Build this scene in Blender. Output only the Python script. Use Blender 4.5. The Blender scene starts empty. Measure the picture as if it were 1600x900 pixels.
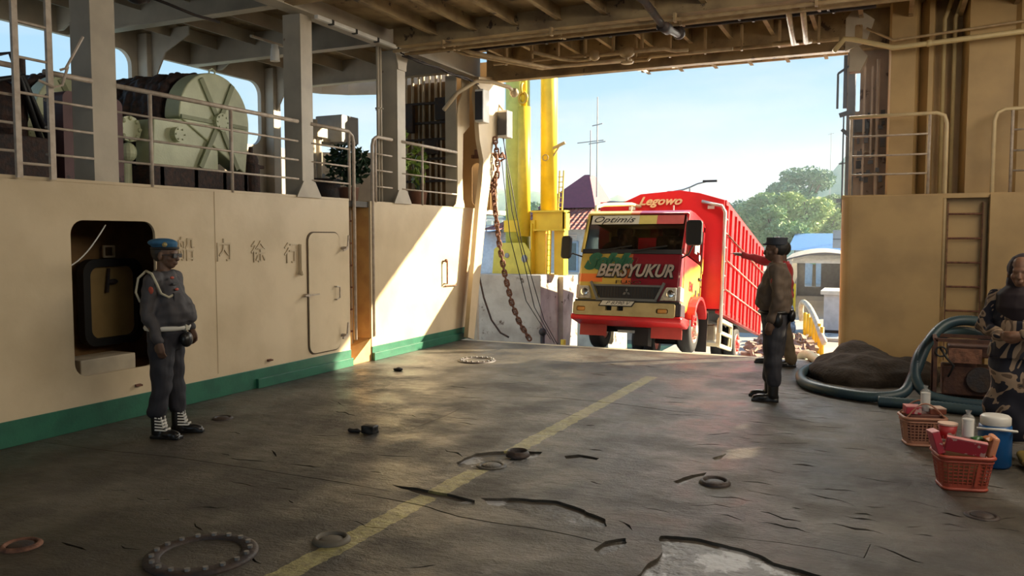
import bpy, bmesh, math, random
from mathutils import Vector, Matrix, noise as mnoise
R = math.radians
random.seed(7)
SC = bpy.context.scene
COL = SC.collection

# ------------------------------------------------------------------ camera
CAM_H = 1.75; F_PX = 1269.0; PITCH = 0.06296; YAW = 0.43315
FW = Vector((-math.sin(YAW)*math.cos(PITCH), math.cos(YAW)*math.cos(PITCH), -math.sin(PITCH)))
RT = Vector((math.cos(YAW), math.sin(YAW), 0)); DN = FW.cross(RT)
cd = bpy.data.cameras.new('camera'); cam = bpy.data.objects.new('camera', cd); COL.objects.link(cam)
cd.sensor_width = 36; cd.lens = F_PX/1600*36; cd.clip_end = 2000; cd.clip_start = .05
cam.location = (0, 0, CAM_H)
cam.matrix_world = Matrix.Translation((0, 0, CAM_H)) @ Matrix((RT, -DN, -FW)).transposed().to_4x4()
SC.camera = cam
SC.view_settings.view_transform = 'Standard'; SC.view_settings.look = 'None'
SC.view_settings.gamma = 1; SC.view_settings.use_curve_mapping = False
SC.view_settings.exposure = 0.5

# ------------------------------------------------------------------ world and lights
W = bpy.data.worlds.new('sky'); SC.world = W; W.use_nodes = True
nt = W.node_tree; nt.nodes.clear()
def N(t, typ, **k):
    n = t.nodes.new(typ)
    for a, b in k.items(): setattr(n, a, b)
    return n
wo = N(nt, 'ShaderNodeOutputWorld'); bg = N(nt, 'ShaderNodeBackground'); tc = N(nt, 'ShaderNodeTexCoord')
sp = N(nt, 'ShaderNodeSeparateXYZ'); rp = N(nt, 'ShaderNodeValToRGB')
nt.links.new(tc.outputs['Generated'], sp.inputs[0]); nt.links.new(sp.outputs['Z'], rp.inputs[0])
cr = rp.color_ramp
cr.elements[0].position = 0.0; cr.elements[0].color = (.84, .95, 1.0, 1)
cr.elements[1].position = 1.0; cr.elements[1].color = (.16, .40, .85, 1)
for p, c in ((.06, (.72, .90, .99, 1)), (.17, (.50, .77, .96, 1)), (.35, (.34, .64, .95, 1))):
    e = cr.elements.new(p); e.color = c
mp = N(nt, 'ShaderNodeMapping'); mp.inputs['Scale'].default_value = (1.6, 1.6, 7)
nz = N(nt, 'ShaderNodeTexNoise'); nz.inputs['Scale'].default_value = 2.2; nz.inputs['Detail'].default_value = 7
cl = N(nt, 'ShaderNodeValToRGB'); cl.color_ramp.elements[0].position = .50; cl.color_ramp.elements[1].position = .78
cl.color_ramp.elements[1].color = (.55, .55, .55, 1)
mx = N(nt, 'ShaderNodeMixRGB'); mx.inputs[2].default_value = (.93, .96, 1, 1)
nt.links.new(tc.outputs['Generated'], mp.inputs[0]); nt.links.new(mp.outputs[0], nz.inputs[0])
nt.links.new(nz.outputs[0], cl.inputs[0]); nt.links.new(cl.outputs[0], mx.inputs[0])
nt.links.new(rp.outputs[0], mx.inputs[1]); nt.links.new(mx.outputs[0], bg.inputs[0])
bg.inputs[1].default_value = .74
nt.links.new(bg.outputs[0], wo.inputs[0])

SUN = Vector((1.25, 1.0, .73)).normalized()
ld = bpy.data.lights.new('sun', 'SUN'); ld.energy = 15.0; ld.angle = R(.6); ld.color = (1.0, .84, .58)
so = bpy.data.objects.new('sun', ld); COL.objects.link(so); so.rotation_euler = SUN.to_track_quat('Z', 'Y').to_euler()
def area(name, loc, target, sx, sy, e, c):
    l = bpy.data.lights.new(name, 'AREA'); l.shape = 'RECTANGLE'; l.size = sx; l.size_y = sy; l.energy = e; l.color = c
    o = bpy.data.objects.new(name, l); COL.objects.link(o); o.location = loc
    o.rotation_euler = (Vector(target)-Vector(loc)).to_track_quat('-Z', 'Y').to_euler(); return o
# added fill lamps that boost the daylight inside the vehicle deck
area('stern_fill', (-2.5, -9, 3.0), (-4.5, 8, 1.5), 7, 3.5, 18, (1.0, .90, .74))  # added fill at the open stern
area('starboard_fill', (3.1, 7.0, 3.9), (-6.6, 7.5, 1.6), 8, 1.4, 215, (1.0, .88, .70))  # added fill just inside the starboard wall, brightens the port side
area('bow_fill', (-2.2, 14.3, 4.78), (-5.0, 5.0, -.6), 4.2, 1.4, 330, (1.0, .93, .80))  # added lamp hidden behind the forward girder, boosts light from the bow
area('deck_fill', (-3.0, 4.0, 4.3), (-3.0, 4.0, 0), 2.5, .5, 8, (1.0, .86, .66))  # added fill without a fixture, stands in for deck lamps

# ------------------------------------------------------------------ helpers
def mat(name, c, rough=.6, metal=0, c2=None, scale=6, lo=.4, hi=.65, bump=.0, bscale=40, rust=None, ra=.62, rscale=3, spec=.5, trans=0, alpha=1, emit=None):
    m = bpy.data.materials.new(name); m.use_nodes = True; t = m.node_tree; b = t.nodes['Principled BSDF']
    b.inputs['Base Color'].default_value = (*c, 1); b.inputs['Roughness'].default_value = rough; b.inputs['Metallic'].default_value = metal
    b.inputs['Specular IOR Level'].default_value = spec
    if trans: b.inputs['Transmission Weight'].default_value = trans
    if alpha < 1: b.inputs['Alpha'].default_value = alpha
    co = N(t, 'ShaderNodeTexCoord'); src = None
    if c2 is None: c2 = tuple(v*.86 for v in c)
    n = N(t, 'ShaderNodeTexNoise'); n.inputs['Scale'].default_value = scale; n.inputs['Detail'].default_value = 6
    r = N(t, 'ShaderNodeValToRGB'); r.color_ramp.elements[0].position = lo; r.color_ramp.elements[1].position = hi
    r.color_ramp.elements[0].color = (*c, 1); r.color_ramp.elements[1].color = (*c2, 1)
    t.links.new(co.outputs['Object'], n.inputs[0]); t.links.new(n.outputs[0], r.inputs[0]); src = r.outputs[0]
    if rust:
        n2 = N(t, 'ShaderNodeTexNoise'); n2.inputs['Scale'].default_value = rscale; n2.inputs['Detail'].default_value = 9; n2.inputs['Roughness'].default_value = .65
        r2 = N(t, 'ShaderNodeValToRGB'); r2.color_ramp.elements[0].position = ra; r2.color_ramp.elements[1].position = min(1, ra+.04)
        x = N(t, 'ShaderNodeMixRGB'); x.inputs[2].default_value = (*rust, 1)
        t.links.new(co.outputs['Object'], n2.inputs[0]); t.links.new(n2.outputs[0], r2.inputs[0]); t.links.new(r2.outputs[0], x.inputs[0])
        t.links.new(src, x.inputs[1]); src = x.outputs[0]
    t.links.new(src, b.inputs['Base Color'])
    if bump:
        n3 = N(t, 'ShaderNodeTexNoise'); n3.inputs['Scale'].default_value = bscale; n3.inputs['Detail'].default_value = 5
        bp = N(t, 'ShaderNodeBump'); bp.inputs['Strength'].default_value = bump; bp.inputs['Distance'].default_value = .02
        t.links.new(co.outputs['Object'], n3.inputs[0]); t.links.new(n3.outputs[0], bp.inputs['Height']); t.links.new(bp.outputs[0], b.inputs['Normal'])
    if emit: b.inputs['Emission Color'].default_value = (*c, 1); b.inputs['Emission Strength'].default_value = emit
    return m

class B:
    """collects shapes; build() links them as one mesh object"""
    def __init__(s): s.b = bmesh.new()
    def poly(s, pts, faces):
        v = [s.b.verts.new(p) for p in pts]
        for f in faces:
            try: s.b.faces.new([v[i] for i in f])
            except ValueError: pass
        return v
    def box(s, x0, x1, y0, y1, z0, z1, M=None):
        P = [Vector(p) for p in ((x0,y0,z0),(x1,y0,z0),(x1,y1,z0),(x0,y1,z0),(x0,y0,z1),(x1,y0,z1),(x1,y1,z1),(x0,y1,z1))]
        if M: P = [M @ p for p in P]
        s.poly(P, ((3,2,1,0),(4,5,6,7),(0,1,5,4),(1,2,6,5),(2,3,7,6),(3,0,4,7))); return s
    def bar(s, a, b, w, h=None, up=(0,0,1)):
        a = Vector(a); b = Vector(b); h = h or w; d = (b-a); L = d.length; d.normalize(); up = Vector(up)
        if abs(d.dot(up)) > .98: up = Vector((1,0,0))
        x = d.cross(up).normalized(); y = x.cross(d)
        M = Matrix((x, d, y)).transposed().to_4x4(); M.translation = a
        return s.box(-w/2, w/2, 0, L, -h/2, h/2, M)
    def ring(s, c, n, r, seg, ref=None, ry=None):
        n = n.normalized(); ref = ref or (Vector((0,0,1)) if abs(n.z) < .95 else Vector((1,0,0)))
        x = n.cross(ref).normalized(); y = x.cross(n).normalized(); ry = ry or r
        return [s.b.verts.new(c + x*math.cos(2*math.pi*i/seg)*r + y*math.sin(2*math.pi*i/seg)*ry) for i in range(seg)]
    def skin(s, rings, caps=True, closed=False):
        k = len(rings[0]); L = len(rings)
        for a in range(L if closed else L-1):
            A, Bq = rings[a], rings[(a+1) % L]
            for i in range(k): s.b.faces.new((A[i], A[(i+1) % k], Bq[(i+1) % k], Bq[i]))
        if caps and not closed:
            s.b.faces.new(rings[0][::-1]); s.b.faces.new(rings[-1])
    def tube(s, pts, r, seg=8, closed=False):
        pts = [Vector(p) for p in pts]; rs = r if isinstance(r, (list, tuple)) else [r]*len(pts); R_ = []; ref = None
        n = len(pts)
        for i, p in enumerate(pts):
            if closed: d = pts[(i+1) % n]-pts[i-1]
            else: d = pts[min(i+1, n-1)]-pts[max(i-1, 0)]
            d.normalize()
            if ref is None: ref = Vector((0,0,1)) if abs(d.z) < .9 else Vector((1,0,0))
            ref = (ref - d*ref.dot(d)); ref = ref.normalized() if ref.length > 1e-4 else Vector((0,1,0))
            x = d.cross(ref).normalized()
            R_.append([s.b.verts.new(p + (x*math.cos(2*math.pi*k/seg) + ref*math.sin(2*math.pi*k/seg))*rs[i]) for k in range(seg)])
        s.skin(R_, closed=closed); return s
    def cyl(s, a, b, r, r2=None, seg=16): return s.tube([a, b], [r, r if r2 is None else r2], seg)
    def ell(s, c, r, M=None, u=14, v=9):
        c = Vector(c); r = r if isinstance(r, (tuple, list)) else (r, r, r); rows = []
        for j in range(1, v):
            ph = math.pi*j/v; rows.append([Vector((r[0]*math.sin(ph)*math.cos(2*math.pi*i/u), r[1]*math.sin(ph)*math.sin(2*math.pi*i/u), r[2]*math.cos(ph))) for i in range(u)])
        f = (lambda q: c + (M @ q)) if M else (lambda q: c + q)
        rows = [[s.b.verts.new(f(q)) for q in rw] for rw in rows]
        t = s.b.verts.new(f(Vector((0,0,r[2])))); bt = s.b.verts.new(f(Vector((0,0,-r[2]))))
        for i in range(u):
            s.b.faces.new((t, rows[0][i], rows[0][(i+1) % u])); s.b.faces.new((bt, rows[-1][(i+1) % u], rows[-1][i]))
            for j in range(len(rows)-1): s.b.faces.new((rows[j][i], rows[j+1][i], rows[j+1][(i+1) % u], rows[j][(i+1) % u]))
        return s
    def limb(s, pts, rad, seg=14):
        pts = [Vector(p) for p in pts]
        for i, p in enumerate(pts):
            s.ell(p, rad[i], u=seg, v=8)
            if i: s.tube([pts[i-1], p], [rad[i-1], rad[i]], seg)
        return s
    def loft(s, secs, seg=24, M=None):
        """secs: (centre, rx, ry) horizontal ellipses from low to high"""
        rows = []
        for c, rx, ry in secs:
            c = Vector(c)
            rows.append([s.b.verts.new((M @ (c+Vector((rx*math.cos(2*math.pi*i/seg), ry*math.sin(2*math.pi*i/seg), 0)))) if M else c+Vector((rx*math.cos(2*math.pi*i/seg), ry*math.sin(2*math.pi*i/seg), 0))) for i in range(seg)])
        s.skin(rows); return s
    def lathe(s, prof, c=(0,0,0), seg=24, cap=True):
        rows = []
        for r, z in prof:
            rows.append([s.b.verts.new((c[0]+r*math.cos(2*math.pi*i/seg), c[1]+r*math.sin(2*math.pi*i/seg), c[2]+z)) for i in range(seg)])
        s.skin(rows, caps=cap); return s
    def prism(s, pts, axis, a, b):
        """closed outline pts (u,v) extruded from a to b along axis: x->(y,z) y->(x,z) z->(x,y)"""
        f = {'x': lambda u, v, w: (w, u, v), 'y': lambda u, v, w: (u, w, v), 'z': lambda u, v, w: (u, v, w)}[axis]
        A = [s.b.verts.new(f(u, v, a)) for u, v in pts]; Bq = [s.b.verts.new(f(u, v, b)) for u, v in pts]
        s.skin([A, Bq]); return s
    def build(s, name, m, parent=None, smooth=False, bevel=0, off=None, mods=None, subd=0):
        me = bpy.data.meshes.new(name); bmesh.ops.recalc_face_normals(s.b, faces=s.b.faces)
        if off is not None: bmesh.ops.translate(s.b, vec=-Vector(off), verts=s.b.verts)
        s.b.to_mesh(me); s.b.free(); return link(name, me, m, parent, smooth, bevel, subd)
def link(name, me, m, parent=None, smooth=False, bevel=0, subd=0):
    o = bpy.data.objects.new(name, me); COL.objects.link(o)
    if m: me.materials.append(m)
    if smooth:
        for p in me.polygons: p.use_smooth = True
    if bevel:
        x = o.modifiers.new('bevel', 'BEVEL'); x.width = bevel; x.segments = 2; x.limit_method = 'ANGLE'; x.angle_limit = R(40)
    if subd:
        x = o.modifiers.new('sub', 'SUBSURF'); x.levels = subd; x.render_levels = subd
    if parent: o.parent = parent
    return o
def evalmesh(o):
    dg = bpy.context.evaluated_depsgraph_get(); dg.update(); return bpy.data.meshes.new_from_object(o.evaluated_get(dg))
def blob(name, b, m, parent=None, vox=.012, smooth=4, disp=0, dscale=8, off=None):
    """voxel-merged organic shape from overlapping closed primitives"""
    o = b.build('tmp', None)
    x = o.modifiers.new('r', 'REMESH'); x.mode = 'VOXEL'; x.voxel_size = vox
    if smooth: y = o.modifiers.new('s', 'SMOOTH'); y.iterations = smooth; y.factor = .5
    me = evalmesh(o); bpy.data.objects.remove(o)
    if disp:
        vs = [(v.co + v.normal*disp*mnoise.noise(v.co*dscale)) for v in me.vertices]
        for v, c in zip(me.vertices, vs): v.co = c
    if off is not None:
        for v in me.vertices: v.co -= Vector(off)
    me.name = name
    return link(name, me, m, parent, True)
def empty(name, loc=(0,0,0), rz=0):
    o = bpy.data.objects.new(name, None); COL.objects.link(o); o.location = loc; o.rotation_euler = (0, 0, rz); o.empty_display_size = .2
    bpy.context.view_layer.update(); return o
def tag(o, label, cat, group=None, kind=None):
    o['label'] = label; o['category'] = cat
    if group: o['group'] = group
    if kind: o['kind'] = kind
    return o
def struct(o): o['kind'] = 'structure'; return o
def copy_tree(o, parent=None):
    c = o.copy(); COL.objects.link(c)
    if parent: c.parent = parent
    for ch in list(o.children): copy_tree(ch, c)
    return c
def rr(x0, y0, x1, y1, r, n=6):
    o = []
    for cx, cy, a in ((x1-r, y1-r, 0), (x0+r, y1-r, 90), (x0+r, y0+r, 180), (x1-r, y0+r, 270)):
        for i in range(n+1):
            t = R(a+90*i/n); o.append((cx+r*math.cos(t), cy+r*math.sin(t)))
    return o
def plate(name, outlines, thick, M, m, parent=None, bevel=0):
    """flat plate with holes: first outline outer, others holes; local xy plane, extruded +-thick/2, placed by M"""
    c = bpy.data.curves.new(name, 'CURVE'); c.dimensions = '2D'; c.fill_mode = 'BOTH'; c.extrude = thick/2; c.bevel_depth = bevel
    for ol in outlines:
        s = c.splines.new('POLY'); s.points.add(len(ol)-1); s.use_cyclic_u = True
        for i, (x, y) in enumerate(ol): s.points[i].co = (x, y, 0, 1)
    o = bpy.data.objects.new('tmp', c); COL.objects.link(o); me = evalmesh(o); bpy.data.objects.remove(o)
    me.transform(M); me.name = name; me.materials.clear()
    return link(name, me, m, parent)
MX = Matrix(((0,0,1,0),(1,0,0,0),(0,1,0,0),(0,0,0,1)))       # local x->Y, y->Z, normal->X
def at_x(x): return Matrix.Translation((x, 0, 0)) @ MX
MY = Matrix(((1,0,0,0),(0,0,-1,0),(0,1,0,0),(0,0,0,1)))      # local x->X, y->Z, normal->-Y
def at_y(y): return Matrix.Translation((0, y, 0)) @ MY
def text(name, s, size, M, m, parent=None, ext=.004, shear=0, offs=0, sx=1, align='CENTER', bevel=0):
    c = bpy.data.curves.new(name, 'FONT'); c.body = s; c.size = size; c.extrude = ext; c.shear = shear; c.offset = offs
    c.align_x = align; c.align_y = 'CENTER'; c.bevel_depth = bevel; c.resolution_u = 3
    o = bpy.data.objects.new('tmp', c); COL.objects.link(o); me = evalmesh(o); bpy.data.objects.remove(o)
    me.transform(M @ Matrix.Diagonal((sx, 1, 1, 1))); me.name = name; me.materials.clear()
    return link(name, me, m, parent)
def fz(px, py, z=0.0):
    """where the line of sight through a photo point meets the level z (used for marks lying on the deck)"""
    d = FW*F_PX + RT*(px-800) + DN*(py-450); return Vector((0, 0, CAM_H)) + d*((z-CAM_H)/d.z)

# ------------------------------------------------------------------ materials
cream = mat('cream_paint', (.62, .50, .33), .38, c2=(.52, .41, .26), scale=1.6, bump=.12, bscale=9, rust=(.16, .09, .05), ra=.73, rscale=5)
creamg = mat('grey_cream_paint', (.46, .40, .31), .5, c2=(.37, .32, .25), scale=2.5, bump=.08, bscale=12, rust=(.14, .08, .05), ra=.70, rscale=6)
ochre = mat('ochre_paint', (.50, .34, .15), .5, c2=(.40, .27, .12), scale=1.8, bump=.06, bscale=8, rust=(.12, .07, .04), ra=.74)
ceilm = mat('deckhead_paint', (.40, .29, .15), .6, c2=(.22, .15, .08), scale=3, rust=(.07, .045, .03), ra=.60, rscale=4)
green = mat('green_paint', (.02, .13, .075), .45, c2=(.015, .10, .06), scale=5, bump=.1)
brown = mat('brown_interior', (.24, .13, .045), .6, c2=(.16, .085, .03), scale=4)
black = mat('black_rubber', (.012, .012, .013), .55)
darkm = mat('dark_machinery', (.03, .025, .028), .6, c2=(.05, .03, .022), scale=9, bump=.3)
railm = mat('rail_paint', (.52, .44, .36), .45, c2=(.40, .32, .25), scale=14)
winchg = mat('winch_green_paint', (.62, .66, .44), .42, c2=(.52, .56, .36), scale=4, bump=.1, rust=(.10, .07, .04), ra=.70)
gunk = mat('grease_black', (.035, .025, .025), .7, c2=(.08, .04, .03), scale=16, bump=.5, bscale=30)
steelm = mat('bare_steel', (.35, .34, .33), .4, .7)
rustm = mat('rusty_iron', (.22, .10, .06), .8, c2=(.10, .045, .03), scale=18, bump=.4)
chrome = mat('chrome', (.75, .75, .75), .15, 1)
white = mat('white_plastic', (.75, .74, .70), .4, c2=(.65, .63, .58))
yellow = mat('tower_yellow', (.85, .62, .04), .42, c2=(.75, .52, .03), scale=3, rust=(.55, .38, .05), ra=.7)
conc = mat('weathered_concrete', (.50, .47, .42), .85, c2=(.36, .32, .28), scale=2.4, bump=.3, bscale=14, rust=(.10, .07, .05), ra=.60, rscale=2.2)
bluep = mat('pale_blue_paint', (.26, .42, .62), .5, c2=(.22, .36, .55), scale=3)
skin = mat('brown_skin', (.20, .10, .06), .55, c2=(.17, .085, .05), scale=30)
skind = mat('dark_skin', (.13, .07, .045), .55)

# deck coating with its worn painted lane line
def deck_mat():
    m = bpy.data.materials.new('deck_coating'); m.use_nodes = True; t = m.node_tree; b = t.nodes['Principled BSDF']; L = t.links.new
    co = N(t, 'ShaderNodeTexCoord'); O = co.outputs['Object']
    def noi(sc, det=8, rough=.6, scale=(1,1,1)):
        mp_ = N(t, 'ShaderNodeMapping'); mp_.inputs['Scale'].default_value = scale; L(O, mp_.inputs[0])
        n = N(t, 'ShaderNodeTexNoise'); n.inputs['Scale'].default_value = sc; n.inputs['Detail'].default_value = det; n.inputs['Roughness'].default_value = rough
        L(mp_.outputs[0], n.inputs[0]); return n.outputs[0]
    def ramp(v, *st):
        r = N(t, 'ShaderNodeValToRGB'); e = r.color_ramp.elements; e[0].position, e[0].color = st[0][0], (*st[0][1], 1); e[1].position, e[1].color = st[-1][0], (*st[-1][1], 1)
        for p, c in st[1:-1]: q = e.new(p); q.color = (*c, 1)
        L(v, r.inputs[0]); return r.outputs[0]
    def mix(f, a, c, mode='MIX'):
        x = N(t, 'ShaderNodeMixRGB', blend_type=mode)
        for i, v in enumerate((f, a, c)):
            if hasattr(v, 'links'): L(v, x.inputs[i])
            else: x.inputs[i].default_value = v if i == 0 else (*v, 1)
        return x.outputs[0]
    def ma(op, a, c):
        x = N(t, 'ShaderNodeMath', operation=op)
        for i, v in enumerate((a, c)):
            if hasattr(v, 'links'): L(v, x.inputs[i])
            else: x.inputs[i].default_value = v
        return x.outputs[0]
    base = ramp(noi(.9, 10), (.34, (.016, .013, .010)), (.5, (.052, .044, .033)), (.66, (.125, .110, .086)))
    streak = ramp(noi(2.0, 8, .7, (3, .35, 1)), (.45, (0, 0, 0)), (.8, (1, 1, 1)))
    base = mix(ma('MULTIPLY', streak, .35), base, (.115, .10, .076))
    pale = ramp(noi(2.3, 12, .72), (.62, (0, 0, 0)), (.70, (1, 1, 1)))
    base = mix(ma('MULTIPLY', pale, .40), base, (.24, .23, .21))
    dark = ramp(noi(5.5, 12, .75), (.60, (0, 0, 0)), (.66, (1, 1, 1)))
    base = mix(ma('MULTIPLY', dark, .6), base, (.018, .015, .012))
    s = N(t, 'ShaderNodeSeparateXYZ'); L(O, s.inputs[0]); X, Y = s.outputs[0], s.outputs[1]
    u = ma('ABSOLUTE', ma('SUBTRACT', ma('ADD', X, 2.80), ma('MULTIPLY', ma('SUBTRACT', Y, 3.22), .0227)), 0)
    u = ma('ADD', u, ma('MULTIPLY', ma('SUBTRACT', noi(9, 6), .5), .09))
    wear = ramp(noi(14, 10, .7), (.34, (0, 0, 0)), (.62, (1, 1, 1)))
    msk = ma('MULTIPLY', ma('MULTIPLY', ma('LESS_THAN', u, .078), ma('LESS_THAN', Y, 9.9)), ma('ADD', ma('MULTIPLY', wear, .6), .28))
    base = mix(msk, base, (.40, .36, .14))
    L(base, b.inputs['Base Color'])
    ro = ramp(noi(1.7, 9, .6), (.40, (.28,)*3), (.62, (.62,)*3)); L(ro, b.inputs['Roughness'])
    h = ma('ADD', ma('MULTIPLY', noi(60, 4), .25), ma('ADD', noi(7, 10, .7), ma('MULTIPLY', noi(3.2, 8, .7, (1, 2.6, 1)), .8)))
    bp = N(t, 'ShaderNodeBump'); bp.inputs['Strength'].default_value = .75; bp.inputs['Distance'].default_value = .03
    L(h, bp.inputs['Height']); L(bp.outputs[0], b.inputs['Normal']); return m
deckm = deck_mat()
plated = mat('worn_deck_plate', (.055, .045, .035), .5, c2=(.10, .088, .07), scale=9, bump=.5, bscale=22, rust=(.34, .34, .35), ra=.53, rscale=2.2)

# ------------------------------------------------------------------ deck with worn-through patches in its coating
def px(pts): return [tuple(fz(*p)[:2]) for p in pts]
def rough_poly(pts, amp=.012, step=.03, seed=1):
    o = []; n = len(pts)
    for i in range(n):
        a = Vector(pts[i]); b = Vector(pts[(i+1) % n]); k = max(1, int((b-a).length/step))
        for j in range(k):
            p = a.lerp(b, j/k); q = mnoise.noise_vector(Vector((p.x*9, p.y*9, seed)))
            o.append((p.x+q.x*amp, p.y+q.y*amp))
    return o
def sliver(pts, w):
    """thin closed outline following a crack"""
    P = [Vector(p) for p in px(pts)]; up = []; dn = []
    for i, p in enumerate(P):
        d = (P[min(i+1, len(P)-1)]-P[max(i-1, 0)]).normalized(); n = Vector((-d.y, d.x)); ww = w*(.35 if i in (0, len(P)-1) else 1)
        up.append(p+n*ww/2); dn.append(p-n*ww/2)
    return [tuple(v) for v in up+dn[::-1]]
holes = [rough_poly(px(h), a*2.2, .025, i) for i, (h, a) in enumerate([
    ([(752,778),(800,777),(868,783),(912,796),(940,812),(950,822),(940,826),(880,812),(812,800),(765,788)], .012),
    ([(612,757),(650,762),(700,772),(742,782),(740,789),(700,783),(650,771)], .006),
    ([(925,858),(948,845),(975,840),(980,848),(965,862),(940,868)], .010),
    ([(1032,838),(1060,836),(1110,845),(1160,857),(1184,866),(1210,880),(1280,897),(1280,906),(985,906),(1012,884),(1036,862)], .012),
    ([(882,712),(905,710),(935,716),(932,719),(905,715),(884,717)], .005),
    ([(712,722),(745,708),(800,703),(850,706),(838,714),(800,722),(770,735),(740,734),(718,730)], .010),
    ([(1052,752),(1080,742),(1105,738),(1100,743),(1080,748),(1062,758)], .006),
    ([(1112,716),(1135,709),(1128,716),(1118,721)], .006),
])]
cracks = [([(548,770),(600,778),(660,790),(720,808),(780,818),(840,826),(900,838),(940,848)], .012),
          ([(60,690),(150,702),(270,714),(400,733),(540,755),(612,768)], .008),
          ([(800,618),(880,622),(960,630),(1050,642),(1140,651)], .016),
          ([(1130,838),(1220,848),(1300,860),(1350,872),(1360,850)], .008),
          ([(640,672),(700,648),(740,628)], .006),
          ([(1140,706),(1200,700),(1300,712),(1400,722)], .006)]
holes += [rough_poly(sliver(c, w), w*.5, .04, i+20) for i, (c, w) in enumerate(cracks)]
rc = random.Random(5); boxes = []
for h in holes: boxes.append((min(p[0] for p in h), max(p[0] for p in h), min(p[1] for p in h), max(p[1] for p in h)))
def free(h):
    q = (min(p[0] for p in h)-.02, max(p[0] for p in h)+.02, min(p[1] for p in h)-.02, max(p[1] for p in h)+.02)
    return all(q[1] < o[0] or q[0] > o[1] or q[3] < o[2] or q[2] > o[3] for o in boxes) and q, q
for i in range(420):
    right = rc.random() < .72
    x, y = (rc.uniform(-1.5, 1.2), rc.uniform(3.4, 9.6)) if right else (rc.uniform(-5.5, 1.0), rc.uniform(3.0, 11))
    L = rc.uniform(.08, .40); a = rc.gauss(.05, .35); w = rc.uniform(.006, .022); n = max(3, int(L/.05)); up = []; dn = []
    for k in range(n+1):
        u = k/n; jx = x+L*u*math.cos(a); jy = y+L*u*math.sin(a)+.05*mnoise.noise(Vector((u*L*9, i*3.1, 0)))
        ww = w*math.sin(math.pi*min(.97, max(.03, u)))*(.5+rc.random()); up.append((jx, jy+ww)); dn.append((jx, jy-ww*.3))
    h = up+dn[::-1]; ok, q = free(h)
    if ok and q[0] > -6.4: holes.append(h); boxes.append(q)
outer = [(-6.6, -9), (3.3, -9), (3.3, 12.1), (-6.6, 12.1)]
floor = struct(plate('floor', [outer]+holes, .020, Matrix.Translation((0, 0, -.010)), deckm))
struct(B().box(-10.8, 3.4, -9, 12.12, -.30, -.019).build('floor_plate', plated))
tapem = mat('deck_edge_steel', (.40, .37, .27), .5, c2=(.30, .27, .2), scale=12, bump=.3)
struct(B().box(-6.3, -.62, 12.10, 12.22, -.16, -.002).build('trim_1', tapem, bevel=.01))

# ------------------------------------------------------------------ port casing wall
XL = -6.6
hatch = rr(4.92, .48, 5.84, 1.90, .13)
wl = plate('wall_left', [[(-9, 0), (9.04, 0), (9.04, 2.25), (-9, 2.25)], hatch], .03, at_x(XL-.015), cream); struct(wl)
# sheet laps and weld beads on the plating
w2 = plate('wall_left_forward', [[(9.54, 0), (12.42, 0), (12.60, .6), (12.95, 2.25), (9.54, 2.25)]], .03, at_x(XL-.015), cream); struct(w2)
b = B()
for yy in (6.63, 3.2, 0.2): b.box(XL-.002, XL+.005, yy, yy+.012, .26, 2.24)
b.box(XL-.002, XL+.006, -9, 9.04, 2.235, 2.262)
struct(b.build('trim_2', cream))
# green painted foot of the wall
b = B(); b.box(XL, XL+.012, -9, 9.04, 0, .22); b.box(XL, XL+.012, 9.54, 12.45, 0, .20)
b.box(XL, XL+.05, 7.2, 9.04, 0, .11); b.box(XL, XL+.05, 9.54, 12.4, 0, .11)
struct(b.build('baseboard_left', green, bevel=.004))
# hatch recess behind the opening
b = B(); b.box(-7.62, -7.58, 4.7, 6.9, .3, 2.1); b.box(-7.6, XL-.03, 4.70, 4.76, .3, 2.1); b.box(-7.6, XL-.03, 6.82, 6.88, .3, 2.1)
b.box(-7.6, XL-.03, 4.7, 6.9, .36, .42); b.box(-7.6, XL-.03, 4.7, 6.9, 1.98, 2.04)
struct(b.build('wall_recess', brown))
d2 = struct(plate('door_2', [rr(5.68, .68, 6.28, 1.46, .10)], .05, at_x(-7.45), mat('hatch_ochre', (.34, .23, .09), .5)))
plate('gasket', [rr(5.62, .62, 6.34, 1.52, .14), rr(5.70, .70, 6.26, 1.44, .10)], .10, at_x(-7.42), black, d2)
B().bar((-7.40, 5.94, 1.42), (-7.38, 5.90, 1.17), .025).ell((-7.39, 5.98, 1.28), (.02,.06,.03)).build('handle', darkm, d2)
plate('bracket', [rr(5.96,1.53,6.10,1.66,.01), rr(5.98,1.55,6.08,1.64,.008)], .02, at_x(-7.5), cream, d2)
tag(B().box(-6.98, -6.66, 5.02, 5.62, .45, .62).build('cardboard_box', mat('pale_board', (.45, .38, .27), .7), bevel=.01),
    'low pale box lying on the sill of the dark square hatch in the port wall', 'box')
ext = empty('fire_extinguisher', (-6.95, 4.95, 1.15)); tag(ext, 'dark red extinguisher hanging just inside the left edge of the wall hatch', 'fire extinguisher')
B().lathe([(.02,0),(.055,.02),(.055,.30),(.03,.36),(.02,.38)], seg=16).build('body', mat('dull_red', (.25,.03,.02), .4), ext, True)
B().cyl((0,0,.38),(0,0,.43),.018).bar((0,0,.43),(.02,.08,.45),.02).build('valve', darkm, ext)
tag(B().box(-7.0, -6.85, 4.84, 4.98, 1.60, 1.84).build('junction_box', white, bevel=.01), 'small white junction box inside the top left corner of the wall hatch', 'junction box')
pts = [(-6.70, 5.36-.5*t+.0, 1.86-.42*t-.08*math.sin(math.pi*t)) for t in [i/10 for i in range(11)]]
tag(B().tube(pts, .006, 6).build('loose_cable', white), 'thin pale cable looping across the dark wall hatch', 'cable')
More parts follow.
